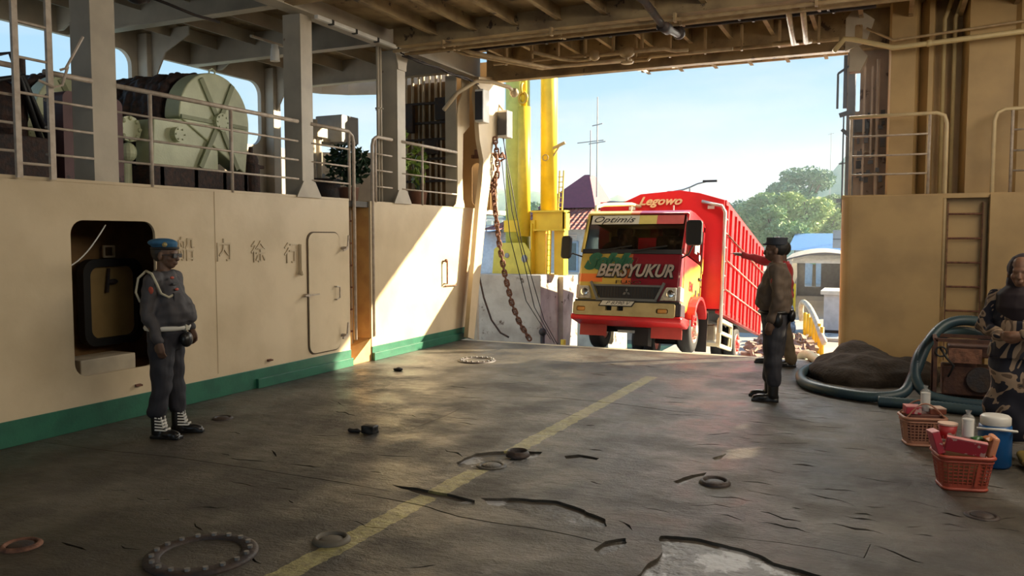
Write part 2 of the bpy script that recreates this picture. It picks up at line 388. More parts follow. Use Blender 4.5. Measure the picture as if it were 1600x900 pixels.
# wall door (oval)
d1 = struct(plate('door_1', [rr(8.165, .27, 8.80, 1.80, .11)], .03, at_x(XL+.006), cream))
plate('door_gap', [rr(8.15, .255, 8.815, 1.815, .12), rr(8.165, .27, 8.80, 1.80, .11)], .012, at_x(XL+.004), mat('gap_dark', (.10, .07, .045), .8), d1)
for (yy, zz, s_) in ((8.87, 1.60, 1), (8.84, .44, 1)):
    B().cyl((XL+.01, yy, zz), (XL+.09, yy, zz), .022).bar((XL+.08, yy-.07, zz-.03), (XL+.08, yy+.02, zz), .022).bar((XL+.08, yy+.02, zz-.01), (XL+.09, yy+.035, zz+.17), .018).build('dog_lever', railm, d1)
B().cyl((XL+.01, 8.10, 1.02), (XL+.08, 8.10, 1.02), .022).bar((XL+.07, 8.03, 1.02), (XL+.07, 8.30, 1.025), .018).build('dog_lever', railm, d1)
B().tube([(XL+.02,8.68,1.10),(XL+.06,8.68,1.10),(XL+.06,8.74,1.09),(XL+.06,8.74,.95),(XL+.06,8.68,.93),(XL+.02,8.68,.93)], .010, 6).build('door_handle', railm, d1)
# small wedge handle left of the door
wh = tag(B().box(XL, XL+.03, 7.99, 8.08, 1.30, 1.66).bar((XL+.04,8.0,1.66),(XL+.04,8.0,1.33),.014).ell((XL+.04,8.0,1.30),(.03,.028,.03)).build('door_wedge', cream, bevel=.006),
    'small welded bracket with a dark hanging pin on the wall left of the oval door', 'bracket')
# raised characters on the wall
raised = mat('raised_paint', (.54, .43, .28), .4)
for ch, y0, z0 in (('船', 6.22, 1.605), ('内', 6.75, 1.585), ('徐', 7.29, 1.56), ('行', 7.85, 1.535)):
    o = text('raised_character', ch, .27, at_x(XL+.004) @ Matrix.Translation((y0, z0, 0)), raised, ext=.007, sx=.92)
    tag(o, {'船': 'leftmost raised character of the row welded on the cream wall, beside the beret', '内': 'second raised character from the left on the cream wall, open frame shape',
            '徐': 'third raised character from the left on the cream wall, most strokes', '行': 'rightmost raised character on the cream wall, next to the oval door'}[ch], 'lettering', 'welded characters on the cream wall')
# hook brackets forward
gh = tag(B().tube([(XL,11.6,1.35),(XL+.07,11.6,1.35),(XL+.07,11.6,.98),(XL,11.6,.98)], .014, 8).ell((XL+.05,11.6,1.36),.03).bar((XL+.03,11.6,.95),(XL+.03,12.0,.94),.014).build('grab_handle', rustm),
    'rusty grab handle on the sunlit forward part of the port wall', 'handle')
for i, (yy, zz) in enumerate(((6.0, .33), (5.55, .31), (7.4, .30))):
    tag(B().box(XL, XL+.02, yy, yy+.06, zz-.015, zz+.01).bar((XL+.02,yy,zz),(XL+.05,yy+.05,zz),.016).build('wall_lug', rustm),
        ('small rusty lug on the wall foot behind the person in the blue beret', 'small rusty lug low on the wall below the square hatch', 'small rusty lug low on the wall between the raised characters and the floor')[i], 'lug')

# ladder slot between the two wall plates
b = B(); b.box(-7.02, -6.98, 8.9, 9.7, -.0, 2.25); b.box(-7.0, XL-.03, 8.98, 9.04, 0, 2.25); b.box(-7.0, XL-.03, 9.54, 9.60, 0, 2.25)
b.prism([(9.04,.0),(9.54,.0),(9.54,.32)], 'x', -7.0, XL-.01)
struct(b.build('wall_ladder_recess', mat('slot_lit_orange', (.60, .38, .15), .5, c2=(.5,.3,.12), rust=(.12,.06,.03), ra=.68)))  # orange light on the recess sides is put into the base colour
lad = empty('wall_ladder', (-6.86, 9.3, 0)); tag(lad, 'narrow vertical steel ladder in the slot beside the oval door', 'ladder')
for yy in (9.12, 9.42): B().bar((0, yy-9.3, .2), (0, yy-9.3, 2.2), .02, .04).build('rail', creamg, lad)
for k in range(6): B().bar((.02, -.18, .42+.31*k), (.02, .12, .42+.31*k), .022).build('rung', rustm, lad)

# ------------------------------------------------------------------ side deck above the casing, hull side and deckhead
struct(B().box(-10.9, XL-.03, -9, 13.0, 2.16, 2.24).build('floor_side_deck', mat('side_deck', (.10,.09,.08), .7)))
struct(B().prism([(-10.9,13.0),(-6.65,13.0),(-6.65,14.1),(-10.9,14.1)], 'z', 2.16, 2.24).build('floor_side_deck_forward', creamg))
def hull(name, pts, z0, z1, wins, m):
    """columnwise wall along pts with rounded windows (u0,u1,za,zb,r)"""
    P = [Vector(p) for p in pts]; U = [0]
    for i in range(1, len(P)): U.append(U[-1]+(P[i]-P[i-1]).length)
    def at(u):
        for i in range(1, len(P)):
            if u <= U[i]+1e-6: return P[i-1].lerp(P[i], (u-U[i-1])/(U[i]-U[i-1]))
        return P[-1]
    us = set(U); n = int(U[-1]/.4)
    for i in range(n+1): us.add(U[-1]*i/n)
    for (a, c, za, zb, r) in wins:
        for k in range(7): q = r*(1-math.cos(R(90*k/6))); us.add(a+q); us.add(c-q)
    us = sorted(us); bb = B(); tr = lambda u, z: (*at(u), z)
    for u0, u1 in zip(us, us[1:]):
        if u1-u0 < 1e-5: continue
        w = next((w_ for w_ in wins if w_[0]-1e-6 <= u0 and u1 <= w_[1]+1e-6), None)
        def zz(u, top):
            a, c, za, zb, r = w; e = 0
            if u < a+r: e = r-math.sqrt(max(0, r*r-(a+r-u)**2))
            elif u > c-r: e = r-math.sqrt(max(0, r*r-(u-c+r)**2))
            return zb-e if top else za+e
        if w is None: bb.poly([tr(u0,z0),tr(u1,z0),tr(u1,z1),tr(u0,z1)], ((0,1,2,3),))
        else:
            bb.poly([tr(u0,z0),tr(u1,z0),tr(u1,zz(u1,0)),tr(u0,zz(u0,0))], ((0,1,2,3),))
            bb.poly([tr(u0,zz(u0,1)),tr(u1,zz(u1,1)),tr(u1,z1),tr(u0,z1)], ((0,1,2,3),))
    bmesh.ops.remove_doubles(bb.b, verts=bb.b.verts, dist=1e-4)
    o = bb.build(name, m); x = o.modifiers.new('s', 'SOLIDIFY'); x.thickness = .08; x.offset = 0; return struct(o)
hp = [(-10.75, -9), (-10.75, 12.3), (-10.66, 12.9), (-10.42, 13.4), (-10.0, 13.75), (-9.4, 13.95), (-7.2, 14.0)]
def u_of(y): return y+9
hull('wall_hull_left', hp, -.3, 5.05, [(u_of(1.2), u_of(4.6), 3.45, 4.62, .22), (u_of(5.4), u_of(9.12), 3.45, 4.62, .22), (u_of(9.55), u_of(11.98), 3.45, 4.62, .24),
      (u_of(12.35), u_of(12.35)+3.15, 3.45, 4.62, .22)], creamg)
# frames (ribs) on the hull side with knees up to the deckhead
for i, yy in enumerate((9.33, 12.18, 6.9-1.9)):
    b = B(); b.box(-10.71, -10.50, yy-.10, yy+.10, 2.24, 4.9); b.prism([(-10.71,4.1),(-10.5,4.1),(-10.2,4.6),(-9.7,4.82),(-9.7,4.95),(-10.71,4.95)], 'y', yy-.015, yy+.015)
    struct(b.build('trim_hull_frame', creamg, bevel=.01))
b = B()
for yy in (7.9, 10.9): b.prism([(-10.71,4.65),(-10.6,4.65),(-10.3,4.82),(-10.3,5.0),(-10.71,5.0)], 'y', yy-.015, yy+.015)
struct(b.build('trim_hull_knees', creamg))

# deckhead: plating, girders and stiffeners (one continuous welded ceiling)
struct(B().box(-10.9, 3.5, -9, 13.1, 5.02, 5.10).box(-4.3, 3.5, 13.1, 15.15, 5.02, 5.10).build('ceiling', ceilm))  # forward overhang is unseen, shaped to cast the port wall's shadow edge
struct(B().box(XL, 3.5, -9, 10.03, 4.72, 4.78).build('ceiling_main', ceilm))
def tee_y(b, x, y0, y1, zb, w=.12, t=.014):   # runs along Y
    b.box(x-t/2, x+t/2, y0, y1, zb, 5.02); b.box(x-w/2, x+w/2, y0, y1, zb-.012, zb)
def tee_x(b, y, x0, x1, zb, w=.16, t=.016):
    b.box(x0, x1, y-t/2, y+t/2, zb, 5.02); b.box(x0, x1, y-w/2, y+w/2, zb-.014, zb)
b = B()
for y, zb in ((-6,4.5),(-2.6,4.5),(.7,4.5),(3.2,4.5),(5.4,4.5),(7.75,4.5),(10.02,4.46),(13.0,4.47)): tee_x(b, y, XL+.1, 3.3, zb)
struct(b.build('ceiling_girders', ceilm))
b = B()
for x in [-6.0+.62*i for i in range(15)]: tee_y(b, x, 10.03, 15.1 if x > -4.3 else 13.05, 4.80, .06, .010); tee_y(b, x+.2, -9, 10.03, 4.56, .07, .012)
struct(b.build('ceiling_stiffeners', ceilm))
b = B()
for x in [-4.2+.62*i for i in range(12)]:
    b.prism([(13.0,4.47),(15.1,4.86),(15.1,5.02),(13.0,5.02)], 'x', x-.006, x+.006)
struct(b.build('ceiling_brackets', ceilm))
struct(B().box(-4.3, 3.3, 15.08, 15.15, 4.84, 5.10).build('trim_shadow_edge', ceilm))  # lip of the unseen overhang that throws the wall shadow
b = B(); b.box(XL-.02, XL+.02, -9, 12.9, 4.50, 5.02); b.box(XL-.12, XL+.12, -9, 12.9, 4.475, 4.50)
struct(b.build('ceiling_edge_girder', creamg))
b = B()
for y in (-2.6, .7, 3.2, 5.35, 8.1, 10.3, 12.6): b.box(-10.7, XL, y-.01, y+.01, 4.62, 5.02); b.box(-10.7, XL, y-.08, y+.08, 4.60, 4.62)
for x in (-7.5, -8.4, -9.3, -10.1): b.box(x-.006, x+.006, -9, 13.9, 4.82, 5.02)
struct(b.build('ceiling_side_beams', creamg))

# columns on the casing edge
def column(y, w, label, flare=False, zt=4.5, foot=True):
    r = empty('support_column', (XL, y, 2.24)); tag(r, label, 'column', 'steel columns on the edge of the side deck')
    h = zt-2.26
    B().box(-.015, .005, -w/2, w/2, 0, h).build('flange', creamg, r, bevel=.003)
    B().box(-.25, -.015, -.012-w*.45, .012-w*.45, 0, h).build('web', creamg, r)
    B().box(-.265, -.25, -w/2, w/2, 0, h).build('back_flange', creamg, r)
    if foot: plate('gusset', [[(-w/2-.13, 0), (w/2+.13, 0), (w/2, .20), (-w/2, .20)]], .02, MX, creamg, r).location = (.016, 0, 0)
    if flare:
        pts = [(-w/2-.18, h)]+[(-w/2-.18+.18*math.sin(R(a)), h-.28+.28*math.cos(R(a))) for a in range(0, 91, 15)]+[(w/2+.18-.18*math.sin(R(a)), h-.28+.28*math.cos(R(a))) for a in range(90, -1, -15)]+[(w/2+.18, h)]
        plate('head_plate', [pts[::1]], .02, MX, creamg, r).location = (.016, 0, 0)
    return r
column(5.31, .26, 'wide pale column left of the winch, straight above the dark wall hatch', foot=False)
column(8.20, .22, 'pale column right of the big green gear case, with a triangular foot')
column(10.36, .22, 'pale column with flared head and vertical pipes, right of the ladder gap', True)
column(3.1, .26, 'pale column at the far left of the side deck')
# forward column merges with a flared foot
r = empty('support_column', (XL, 12.15, 2.24)); tag(r, 'sunlit forward column with a curved flared foot beside the chain bulkhead', 'column', 'steel columns on the edge of the side deck')
plate('flange', [[(-.24,0),(-.14,.06),(-.09,.2),(-.075,.5),(-.075,1.55),(-.02,1.75),(.10,1.9),(.10,2.2),(.36,2.2),(.36,1.4),(.13,1.25),(.10,.5),(.12,.15),(.2,0)]], .02, MX, cream, r)
B().box(-.22, -.01, -.08, -.06, 0, 2.2).build('web', creamg, r)

# guard rails
def grail(name, label, y0, y1, posts, end0=None, end1=None, ztop=3.16, x=XL+.0):
    r = empty(name, (x, y0, 2.24)); tag(r, label, 'guard rail', 'guard rails along the side deck')
    zt = ztop-2.24; top = []
    if end0: top += [(0,0,end0[0]), (0,0,zt-.14), (0,.03,zt-.05), (0,.12,zt)]
    else: top.append((0,0,zt))
    L = y1-y0
    if end1: top += [(0,L-.12,zt), (0,L-.03,zt-.05), (0,L,zt-.14), (0,L,end1[0])]
    else: top.append((0,L,zt))
    B().tube(top, .024, 8).build('top_rail', railm, r, True)
    a = .08 if end0 else 0; c = L-.08 if end1 else L
    for f in (.24, .49, .74): B().cyl((0,a,zt*f),(0,c,zt*f), .012, seg=8).build('mid_rail', railm, r, True)
    for p in posts: B().cyl((0,p-y0,0),(0,p-y0,zt), .020, seg=8).build('stanchion', railm, r, True)
grail('guard_rail', 'guard rail in front of the green winch between two columns', 5.44, 8.02, (5.82, 6.9))
grail('guard_rail', 'guard rail with rounded end left of the ladder gap', 8.27, 9.16, (9.06,), None, (-1.9,))
grail('guard_rail', 'short guard rail with rounded end right of the ladder gap', 9.60, 10.10, (9.68,), (-1.9,), None)
grail('guard_rail', 'guard rail in front of the leafy plants on the side deck', 10.36, 12.05, (10.95,))
grail('guard_rail', 'guard rail at the far left behind the vertical ladder', 4.72, 5.18, ())
grail('guard_rail', 'guard rail at the left picture edge beyond the ladder', 3.25, 4.44, (3.9,))
lad = empty('tall_ladder', (XL+.06, 4.58, 2.24)); tag(lad, 'tall pale ladder rising past the top left of the picture', 'ladder')
for yy in (-.15, .15): B().bar((0,yy,0),(0,yy,2.5), .05, .03).build('rail', railm, lad)
for k in range(8): B().cyl((0,-.15,.12+.29*k),(0,.15,.12+.29*k), .012, seg=8).build('rung', railm, lad)
hk = tag(B().tube([(XL+.1,4.80,3.18),(XL+.12,4.84,3.20),(XL+.14,4.92,3.36),(XL+.14,5.0,3.5)], .012, 6).tube([(XL+.1,4.6,3.06),(XL+.12,4.72,3.02),(XL+.12,4.8,3.05),(XL+.12,4.86,3.22)], .012, 6).build('bent_hook', railm),
     'bent rod hook hanging on the tall ladder at upper left', 'hook')

# ------------------------------------------------------------------ winches on the side deck
def winch(loc, label, s=1.0, nd=9):
    r = empty('mooring_winch', loc); r.scale = (s, s, s); tag(r, label, 'winch', 'mooring winches on the side deck')
    # local x = depth (0 face, - outboard), y along ship from hub, z from deck
    hz = 1.04
    arc = [(.62*math.cos(R(a))-.06, hz+.02+.62*math.sin(R(a))) for a in range(-5, 181, 8)]
    B().prism([(.48, .38)]+arc+[(-.68, hz+.0)], 'x', -.26, 0).build('gear_case', winchg, r, bevel=.015)
    B().prism([(-1.08,.40),(.0,.40),(.0,hz-.02),(-.6,hz-.02),(-1.05,hz-.08)], 'x', -.34, -.03).build('pinion_case', winchg, r, bevel=.015)
    rib = B()
    for a in (62, 118, 243, 300):
        c_, s_ = math.cos(R(a)), math.sin(R(a)); L = .60 if a < 200 else .70
        rib.bar((.012, c_*.1-.02, hz+s_*.1), (.012, c_*L-.04, hz+s_*L), .07, .03, up=(1,0,0))
    rib.bar((.012, -.66, hz-.0), (.012, .5, hz-.02), .05, .03, up=(1,0,0))
    rib.build('rib', mat('winch_rib', (.30,.33,.19), .5), r)
    b = B().cyl((-.02,0,hz),(.07,0,hz), .12, seg=24)
    for k in range(8): b.cyl((.07,.09*math.cos(R(45*k)),hz+.09*math.sin(R(45*k))),(.085,.09*math.cos(R(45*k)),hz+.09*math.sin(R(45*k))), .014, seg=6)
    b.build('hub_cap', winchg, r)
    b = B().cyl((-.04,-.72,hz-.24),(.06,-.72,hz-.24), .095, seg=20)
    for k in range(6): b.cyl((.06,-.72+.07*math.cos(R(60*k)),hz-.24+.07*math.sin(R(60*k))),(.075,-.72+.07*math.cos(R(60*k)),hz-.24+.07*math.sin(R(60*k))), .012, seg=6)
    b.build('pinion_cap', winchg, r)
    B().tube([(-.12,-.04,hz+.63),(-.12,-.04,hz+.70),(-.12,.01,hz+.73),(-.12,.06,hz+.70),(-.12,.06,hz+.63)], .012, 6).build('lifting_eye', winchg, r)
    b = B()
    for k in range(nd): b.tube([(-.42-.13*k, .60*math.cos(R(a))-.06, hz+.60*math.sin(R(a))*1.02) for a in range(0, 360, 15)], .075, 8, closed=True)
    b.cyl((-.3,-.06,hz),(-.4-.13*nd,-.06,hz), .52, seg=24)
    blob('rope_drum', b, gunk, r, vox=.03, smooth=1, disp=.05, dscale=9)
    B().lathe([(.0,0),(.68,0),(.68,.04),(.0,.04)], seg=32).build('drum_flange', gunk, r, True).matrix_local = Matrix.Translation((-.45-.13*nd,-.06,hz)) @ Matrix.Rotation(R(90), 4, 'Y')
    b = B(); b.box(-.6-.13*nd, -.05, -1.0, .6, 0, .10); b.box(-.35,-.02,-1.1,.55,.10,.39)
    for yy in (-.95,-.4,.1,.5): b.box(-.5-.13*nd,-.02, yy-.03, yy+.03, .1, .38)
    b.build('bed_frame', gunk, r)
    b = B()
    b.cyl((-.25,-1.25,hz-.22),(-.6,-1.25,hz-.22), .13).cyl((-.2,-1.25,hz-.22),(-.25,-1.25,hz-.22), .16, seg=12)
    for k in range(8): b.ell((-.2,-1.25+.13*math.cos(R(45*k)),hz-.22+.13*math.sin(R(45*k))), .03, u=8, v=5)
    b.cyl((-.3,-1.25,hz-.4),(-.3,-1.25,.1), .07).ell((-.25,-1.25,hz-.5),(.1,.1,.12))
    b.build('valve_block', winchg, r)
    b = B().cyl((-.15,.75,.1),(-.15,.75,.55), .12).ell((-.15,.75,.6),(.09,.12,.12)).cyl((-.15,.75,.6),(-.15,.75,.8), .03).bar((-.2,.62,.52),(-.1,.95,.52), .05)
    b.box(-.5,.1,.5,1.0,0,.14).build('brake_gear', gunk, r, bevel=.01)
    return r
winch((-8.2, 8.36, 2.24), 'large pale green winch gear case with crossed ribs, right of the wide column')
winch((-9.3, 7.15, 2.24), 'pale green winch case partly hidden behind the tall ladder at far left', .92, 4)
tk = empty('hydraulic_tank', (-9.3, 5.05, 2.24)); tag(tk, 'rounded green tank at the left picture edge behind the rail', 'tank')
B().prism(rr(-.62,.28,.62,.95,.15), 'x', -.5, .5).build('tank_shell', winchg, tk, True, bevel=.02)
B().box(-.5,.5,-.5,-.42,0,.3).box(-.5,.5,.42,.5,0,.3).build('foot', gunk, tk)
fr = empty('winch_control_frame', (-7.9, 6.1, 2.24)); tag(fr, 'dull purple-red arched frame on the side deck between ladder and wide column', 'frame')
plate('arch', [rr(-.36, 0, .36, 1.02, .08), rr(-.20, .02, .20, .84, .10)], .30, MX, mat('maroon_paint', (.13,.055,.06), .5, rust=(.03,.02,.02), ra=.6), fr)
B().cyl((0,-.1,0),(0,-.1,.7), .03).cyl((0,.05,0),(0,.05,.6), .03).ell((0,-.02,.72),(.1,.14,.08)).build('levers', gunk, fr, True)
hp_ = empty('hydraulic_pump', (-8.1, 5.05, 2.24)); tag(hp_, 'dark greasy pump and hoses behind the wide left column', 'pump')
B().box(-.4,.4,-.5,.5,0,.5).cyl((0,-.3,.5),(0,-.3,1.15), .22).ell((0,.2,.75),(.3,.3,.35)).cyl((.2,.35,.5),(.2,.35,1.3), .05).build('pump_body', gunk, hp_, bevel=.02)
B().tube([(.3,-.2,.5),(.35,0,1.0),(.3,.3,1.1),(.3,.6,.4)], .03, 8).tube([(.3,-.4,.5),(.38,-.1,1.2),(.3,.2,1.3),(.3,.5,.4)], .03, 8).build('hoses', black, hp_, True)

# deck gear by the curved window
vg = empty('vent_gear', (-8.9, 11.45, 2.24)); tag(vg, 'pale pipe stand with valve and square box head, by the curved window opening', 'pipe stand')
B().cyl((0,-.25,0),(0,-.25,1.25), .05).cyl((0,-.1,0),(0,-.1,1.2), .05).tube([(0,.0,.55),(0,.12,.5),(0,.2,.4),(0,.35,.38),(0,.42,.3),(0,.42,.1)], .06, 10).box(-.12,.12,-.38,.0,1.2,1.4).cyl((0,-.2,1.4),(0,-.2,1.5),.05).build('pipes', creamg, vg)
B().box(-.28,.28,.18,.68,1.15,1.62).build('box_head', mat('grey_box', (.36,.36,.36), .5), vg, bevel=.015)
B().bar((0,-.1,1.18),(0,.3,1.18), .06).bar((0,.3,1.2),(0,.3,1.1),.05).build('arm', creamg, vg)
B().lathe([(.0,0),(.25,0),(.3,.25),(.3,.5),(.0,.5)], seg=20).build('base_drum', darkm, vg, True)
def foliage(b, c, rad, n, s, seed=0, elong=1.0):
    rnd = random.Random(seed)
    for _ in range(n):
        while True:
            p = Vector((rnd.uniform(-1,1), rnd.uniform(-1,1), rnd.uniform(-1,1)))
            if .25 < p.length < 1: break
        p = Vector(c)+Vector((p.x*rad[0], p.y*rad[1], p.z*rad[2]))
        d = Vector((rnd.uniform(-1,1), rnd.uniform(-1,1), rnd.uniform(-.6,.8))).normalized(); e = d.orthogonal().normalized()
        e.rotate(Matrix.Rotation(rnd.uniform(0,6.28), 3, d)); l = s*rnd.uniform(.6,1.3)
        b.poly([p-d*l*elong, p+e*l*.45, p+d*l*elong, p-e*l*.45], ((0,1,2,3),))
    return b
leaf = mat('leaf_green', (.06,.16,.03), .5, c2=(.14,.26,.05), scale=3)
leafd = mat('leaf_dark', (.018,.05,.02), .55, c2=(.03,.08,.03), scale=3)
leafy = mat('leaf_yellow_green', (.18,.30,.05), .5, c2=(.32,.42,.08), scale=6)  # yellow-green leaves of the paler plants
def pot_plant(name, loc, label, rad, h, n, m, seed):
    r = empty(name, loc); tag(r, label, 'plant', 'plants on the side deck')
    B().lathe([(.10,0),(.13,.02),(.16,.26),(.17,.28),(.14,.28),(.12,.2)], seg=18).build('pot', mat('pot_clay', (.22,.10,.06), .7), r, True)
    b = B()
    for k in range(5): b.cyl((0,0,.2),(.12*math.cos(k*1.3),.12*math.sin(k*1.3),h*.8), .012, .006, seg=6)
    b.build('stem', leafd, r); foliage(B(), (0,0,h*.68), (rad,rad,h*.36), n, .075, seed).build('foliage', m, r); return r
pot_plant('potted_plant', (-7.7, 10.55, 2.24), 'dense dark bushy plant seen through the ladder gap', .36, .95, 420, leafd, 3)
pot_plant('potted_plant', (-7.25, 11.25, 2.24), 'climbing bright green plant behind the forward guard rail', .20, 1.25, 150, leafy, 5)
pot_plant('potted_plant', (-7.2, 11.8, 2.24), 'pale yellow-green plant beside the dark vertical pipes', .16, 1.05, 110, leafy, 6)

# pipes up the third column, pipe bank and grille forward
pm = creamg
for i, (x, y) in enumerate(((-6.72, 9.93), (-6.72, 10.0), (-6.80, 10.06))):
    tag(B().cyl((x,y,2.24),(x,y,4.9), .022, seg=10).bar((x-.04,y,3.6),(x+.04,y,3.6),.02).build('conduit_pipe', pm, None, True),
        ('vertical pipe nearest the ladder gap on the flared column', 'middle of three vertical pipes at the flared column', 'vertical pipe tucked against the flared column')[i], 'pipe', 'pipes beside the flared column')
pb = empty('pipe_bank', (-7.75, 12.9, 2.24)); tag(pb, 'bank of vertical pipes and cable trays behind the plants, left of the forward column', 'pipes')
for k in range(8): B().cyl((.12*k-.35, .02*(k % 3), 0),(.12*k-.35, .02*(k % 3), 2.5), .03 if k % 2 else .02, seg=10).build('pipe', pm, pb, True)
B().box(-.5,.62,.06,.10,0,2.3).build('backing_panel', brown, pb)
b = B()
for z in (.5,.9,1.25,1.55,1.9): b.box(-.42,.6,-.05,.0,z,z+.04)
b.build('clamp', darkm, pb)
for q_ in ((-.45,-.15,-.12,-.02,1.4,1.9),(.1,.35,-.12,-.02,1.0,1.25),(.3,.52,-.10,-.02,1.6,2.0)): B().box(*q_).build('cable_box', darkm, pb, bevel=.01)

# forward transverse bulkhead with door and sunlit hull frame carrying the chain
bk = plate('wall_forward_left', [[(-7.3,2.24),(-6.60,2.24),(-6.60,4.9),(-7.3,4.9)], rr(-6.98, 2.32, -6.78, 3.10, .10)], .03, at_y(13.35), mat('bulkhead_lit_orange', (.62,.42,.20), .5, c2=(.55,.36,.16), scale=3)); struct(bk)  # cream bulkhead with the orange sun bounce mixed into its colour
struct(B().box(-7.3,-6.6,13.6,13.64,2.2,3.3).build('wall_forward_passage', creamg))
sf = struct(plate('wall_hull_frame', [[(12.03,.06),(12.44,2.24),(12.56,2.7),(12.62,3.07),(12.48,3.4),(12.40,3.9),(12.34,4.12),(12.46,4.46),(13.40,4.62),(13.47,4.4),(13.44,3.72),(13.33,3.57),(13.02,3.39),(12.94,3.21),(13.12,3.12),(13.2,2.99),(13.02,2.83),(12.89,2.7),(12.74,2.2),(12.25,0)]], .08, at_x(-6.42), cream))
b = B(); b.prism([(12.40,0),(12.93,2.25),(13.0,2.25),(12.5,0)], 'x', -7.6, -6.60); struct(b.build('wall_bow_left', cream))
cleat = tag(B().box(-6.95,-6.35,13.25,13.45,3.18,3.24).cyl((-6.85,13.3,3.24),(-6.85,13.3,3.33),.05).cyl((-6.6,13.3,3.24),(-6.6,13.3,3.33),.05).tube([(-6.38,13.25,3.2),(-6.3,13.22,3.25),(-6.25,13.22,3.15),(-6.35,13.22,3.1)],.02,6).build('roller_bracket', rustm),
    'rusty roller shelf on the sunlit bulkhead left of the chain', 'bracket')
for i, (p0, sz, lb) in enumerate((((-6.28,12.42,3.95),(.10,.24,.55), 'tall dark floodlight box on the forward column under the deckhead'),
                                  ((-6.24,13.25,3.75),(.12,.24,.48), 'second dark floodlight box, on the sunlit frame next to the yellow tower'))):
    r = empty('floodlight', p0); tag(r, lb, 'floodlight', 'floodlights at the bow opening')
    B().box(-sz[0],sz[0]*.6,-sz[1]/2,sz[1]/2,-sz[2]/2,sz[2]/2).build('housing', white, r, bevel=.015)
    B().box(-sz[0]*.9,sz[0]*.5,-sz[1]/2-.012,-sz[1]/2-.002,-sz[2]/2+.04,sz[2]/2-.04).build('lens', mat('lens_dark', (.05,.05,.06), .2), r)
    B().bar((-.05,0,sz[2]/2),(-.2,.0,sz[2]/2+.18),.03).build('bracket', creamg, r)

# mooring chain
def chain(name, pts, n, wire, w, l, m, label, cat='chain'):
    P = [Vector(p) for p in pts]; U = [0]
    for i in range(1, len(P)): U.append(U[-1]+(P[i]-P[i-1]).length)
    def at(u):
        for i in range(1, len(P)):
            if u <= U[i]+1e-6: return P[i-1].lerp(P[i], (u-U[i-1])/(U[i]-U[i-1]))
        return P[-1]
    r = empty(name, P[0]); tag(r, label, cat); n = max(2, int(U[-1]/(l-2*wire)))
    me = None
    for i in range(n):
        c = at(U[-1]*(i+.5)/n); d = (at(min(U[-1], U[-1]*(i+1)/n))-at(U[-1]*i/n)).normalized()
        if me is None:
            b = B(); b.tube([((w/2)*math.cos(R(a)), 0, (l/2-w/2)*(1 if math.sin(R(a)) > 0 else -1)+(w/2)*math.sin(R(a))) for a in range(5, 365, 20)], wire, 8, closed=True)
            b.cyl((-w/2,0,0),(w/2,0,0), wire*.7, seg=6)
            o = b.build('link', m, r, True); me = o.data
        else:
            o = bpy.data.objects.new('link', me); COL.objects.link(o); o.parent = r
        q = d.to_track_quat('Z', 'Y'); o.matrix_local = Matrix.Translation(c-P[0]) @ q.to_matrix().to_4x4() @ Matrix.Rotation(R(90 if i % 2 else 0)+.3, 4, 'Z')
    return r
pa = fz(830, 533, -.25)
def onY(px_, py_, Y):
    d = FW*F_PX + RT*(px_-800) + DN*(py_-450); return Vector((0,0,CAM_H)) + d*(Y/d.y)
cp = [onY(x, y, 13.0+i*.09) for i, (x, y) in enumerate(((768,258),(770,290),(774,330),(780,380),(789,430),(800,475),(812,505),(828,531)))]
chain('mooring_chain', cp, 40, .017, .072, .125, rustm, 'long rusty stud chain hanging from the hull frame in front of the yellow tower')
cp = [onY(x, y, 13.0) for x, y in ((768,262),(765,280),(767,300),(775,285),(778,262),(776,235),(773,215))]
chain('short_chain', cp, 12, .016, .07, .13, rustm, 'short rusty chain loop doubled up beside the top of the long chain')
for i, ps in enumerate((((785,200,13.2),(800,330,14),(835,480,15.5),(866,536,16.8)), ((786,215,13.2),(815,380,14.4),(850,500,16),(872,540,17)), ((782,230,13.2),(797,370,14),(822,470,15),(860,530,16.4)))):
    P = [onY(a, b_, c_) for a, b_, c_ in ps]
    tag(B().tube(P, .009, 6).build('wire_rope', black, None, True), ('wire rope running down right of the chain, ending furthest right' if i == 1 else 'middle wire rope in front of the yellow tower' if i == 0 else 'sagging wire rope closest to the rusty chain'), 'wire rope', 'wire ropes in front of the tower')
P = [onY(a, b_, 12.9) for a, b_ in ((748,428),(756,465),(768,500),(782,520),(795,527))]
tag(B().tube(P, .018, 8).build('mooring_rope', gunk, None, True), 'dark rope drooping across the pale blue panel', 'rope')

# ------------------------------------------------------------------ overhead pipes and fittings
pz = mat('pipe_tan', (.42,.30,.16), .5, c2=(.30,.20,.10), scale=8)
k = 0
for (y, z, r_, x0, x1, lb) in ((9.86,4.36,.024,-6.4,3.2,'lower pipe along the nearer ceiling girder'), (10.16,4.38,.018,-6.4,3.2,'thin pipe just forward of the nearer ceiling girder'), (10.30,4.42,.030,-6.4,3.2,'thick pipe forward of the nearer ceiling girder'),
                          (10.5,4.46,.022,-6.4,-.2,'dark cable conduit in the middle of the ceiling bay'), (10.65,4.46,.022,-5.8,-.2,'second cable conduit in the middle of the ceiling bay'), (12.45,4.52,.028,-3.9,-.7,'pipe crossing below the brackets near the opening'), (12.05,4.55,.026,-5.9,-3.2,'pipe ending at the valve cluster')):
    P = [(x0+(x1-x0)*i/12, y, z) for i in range(13)]
    b = B().tube(P, r_, 8)
    for i in range(1, 12, 2): b.box(P[i][0]-.015, P[i][0]+.015, y-r_-.012, y+r_+.012, z-r_-.006, 4.86 if y > 10.2 else z+r_+.05)
    tag(b.build('ceiling_pipe', pz if r_ != .022 else darkm), lb, 'pipe', 'pipes under the deckhead')
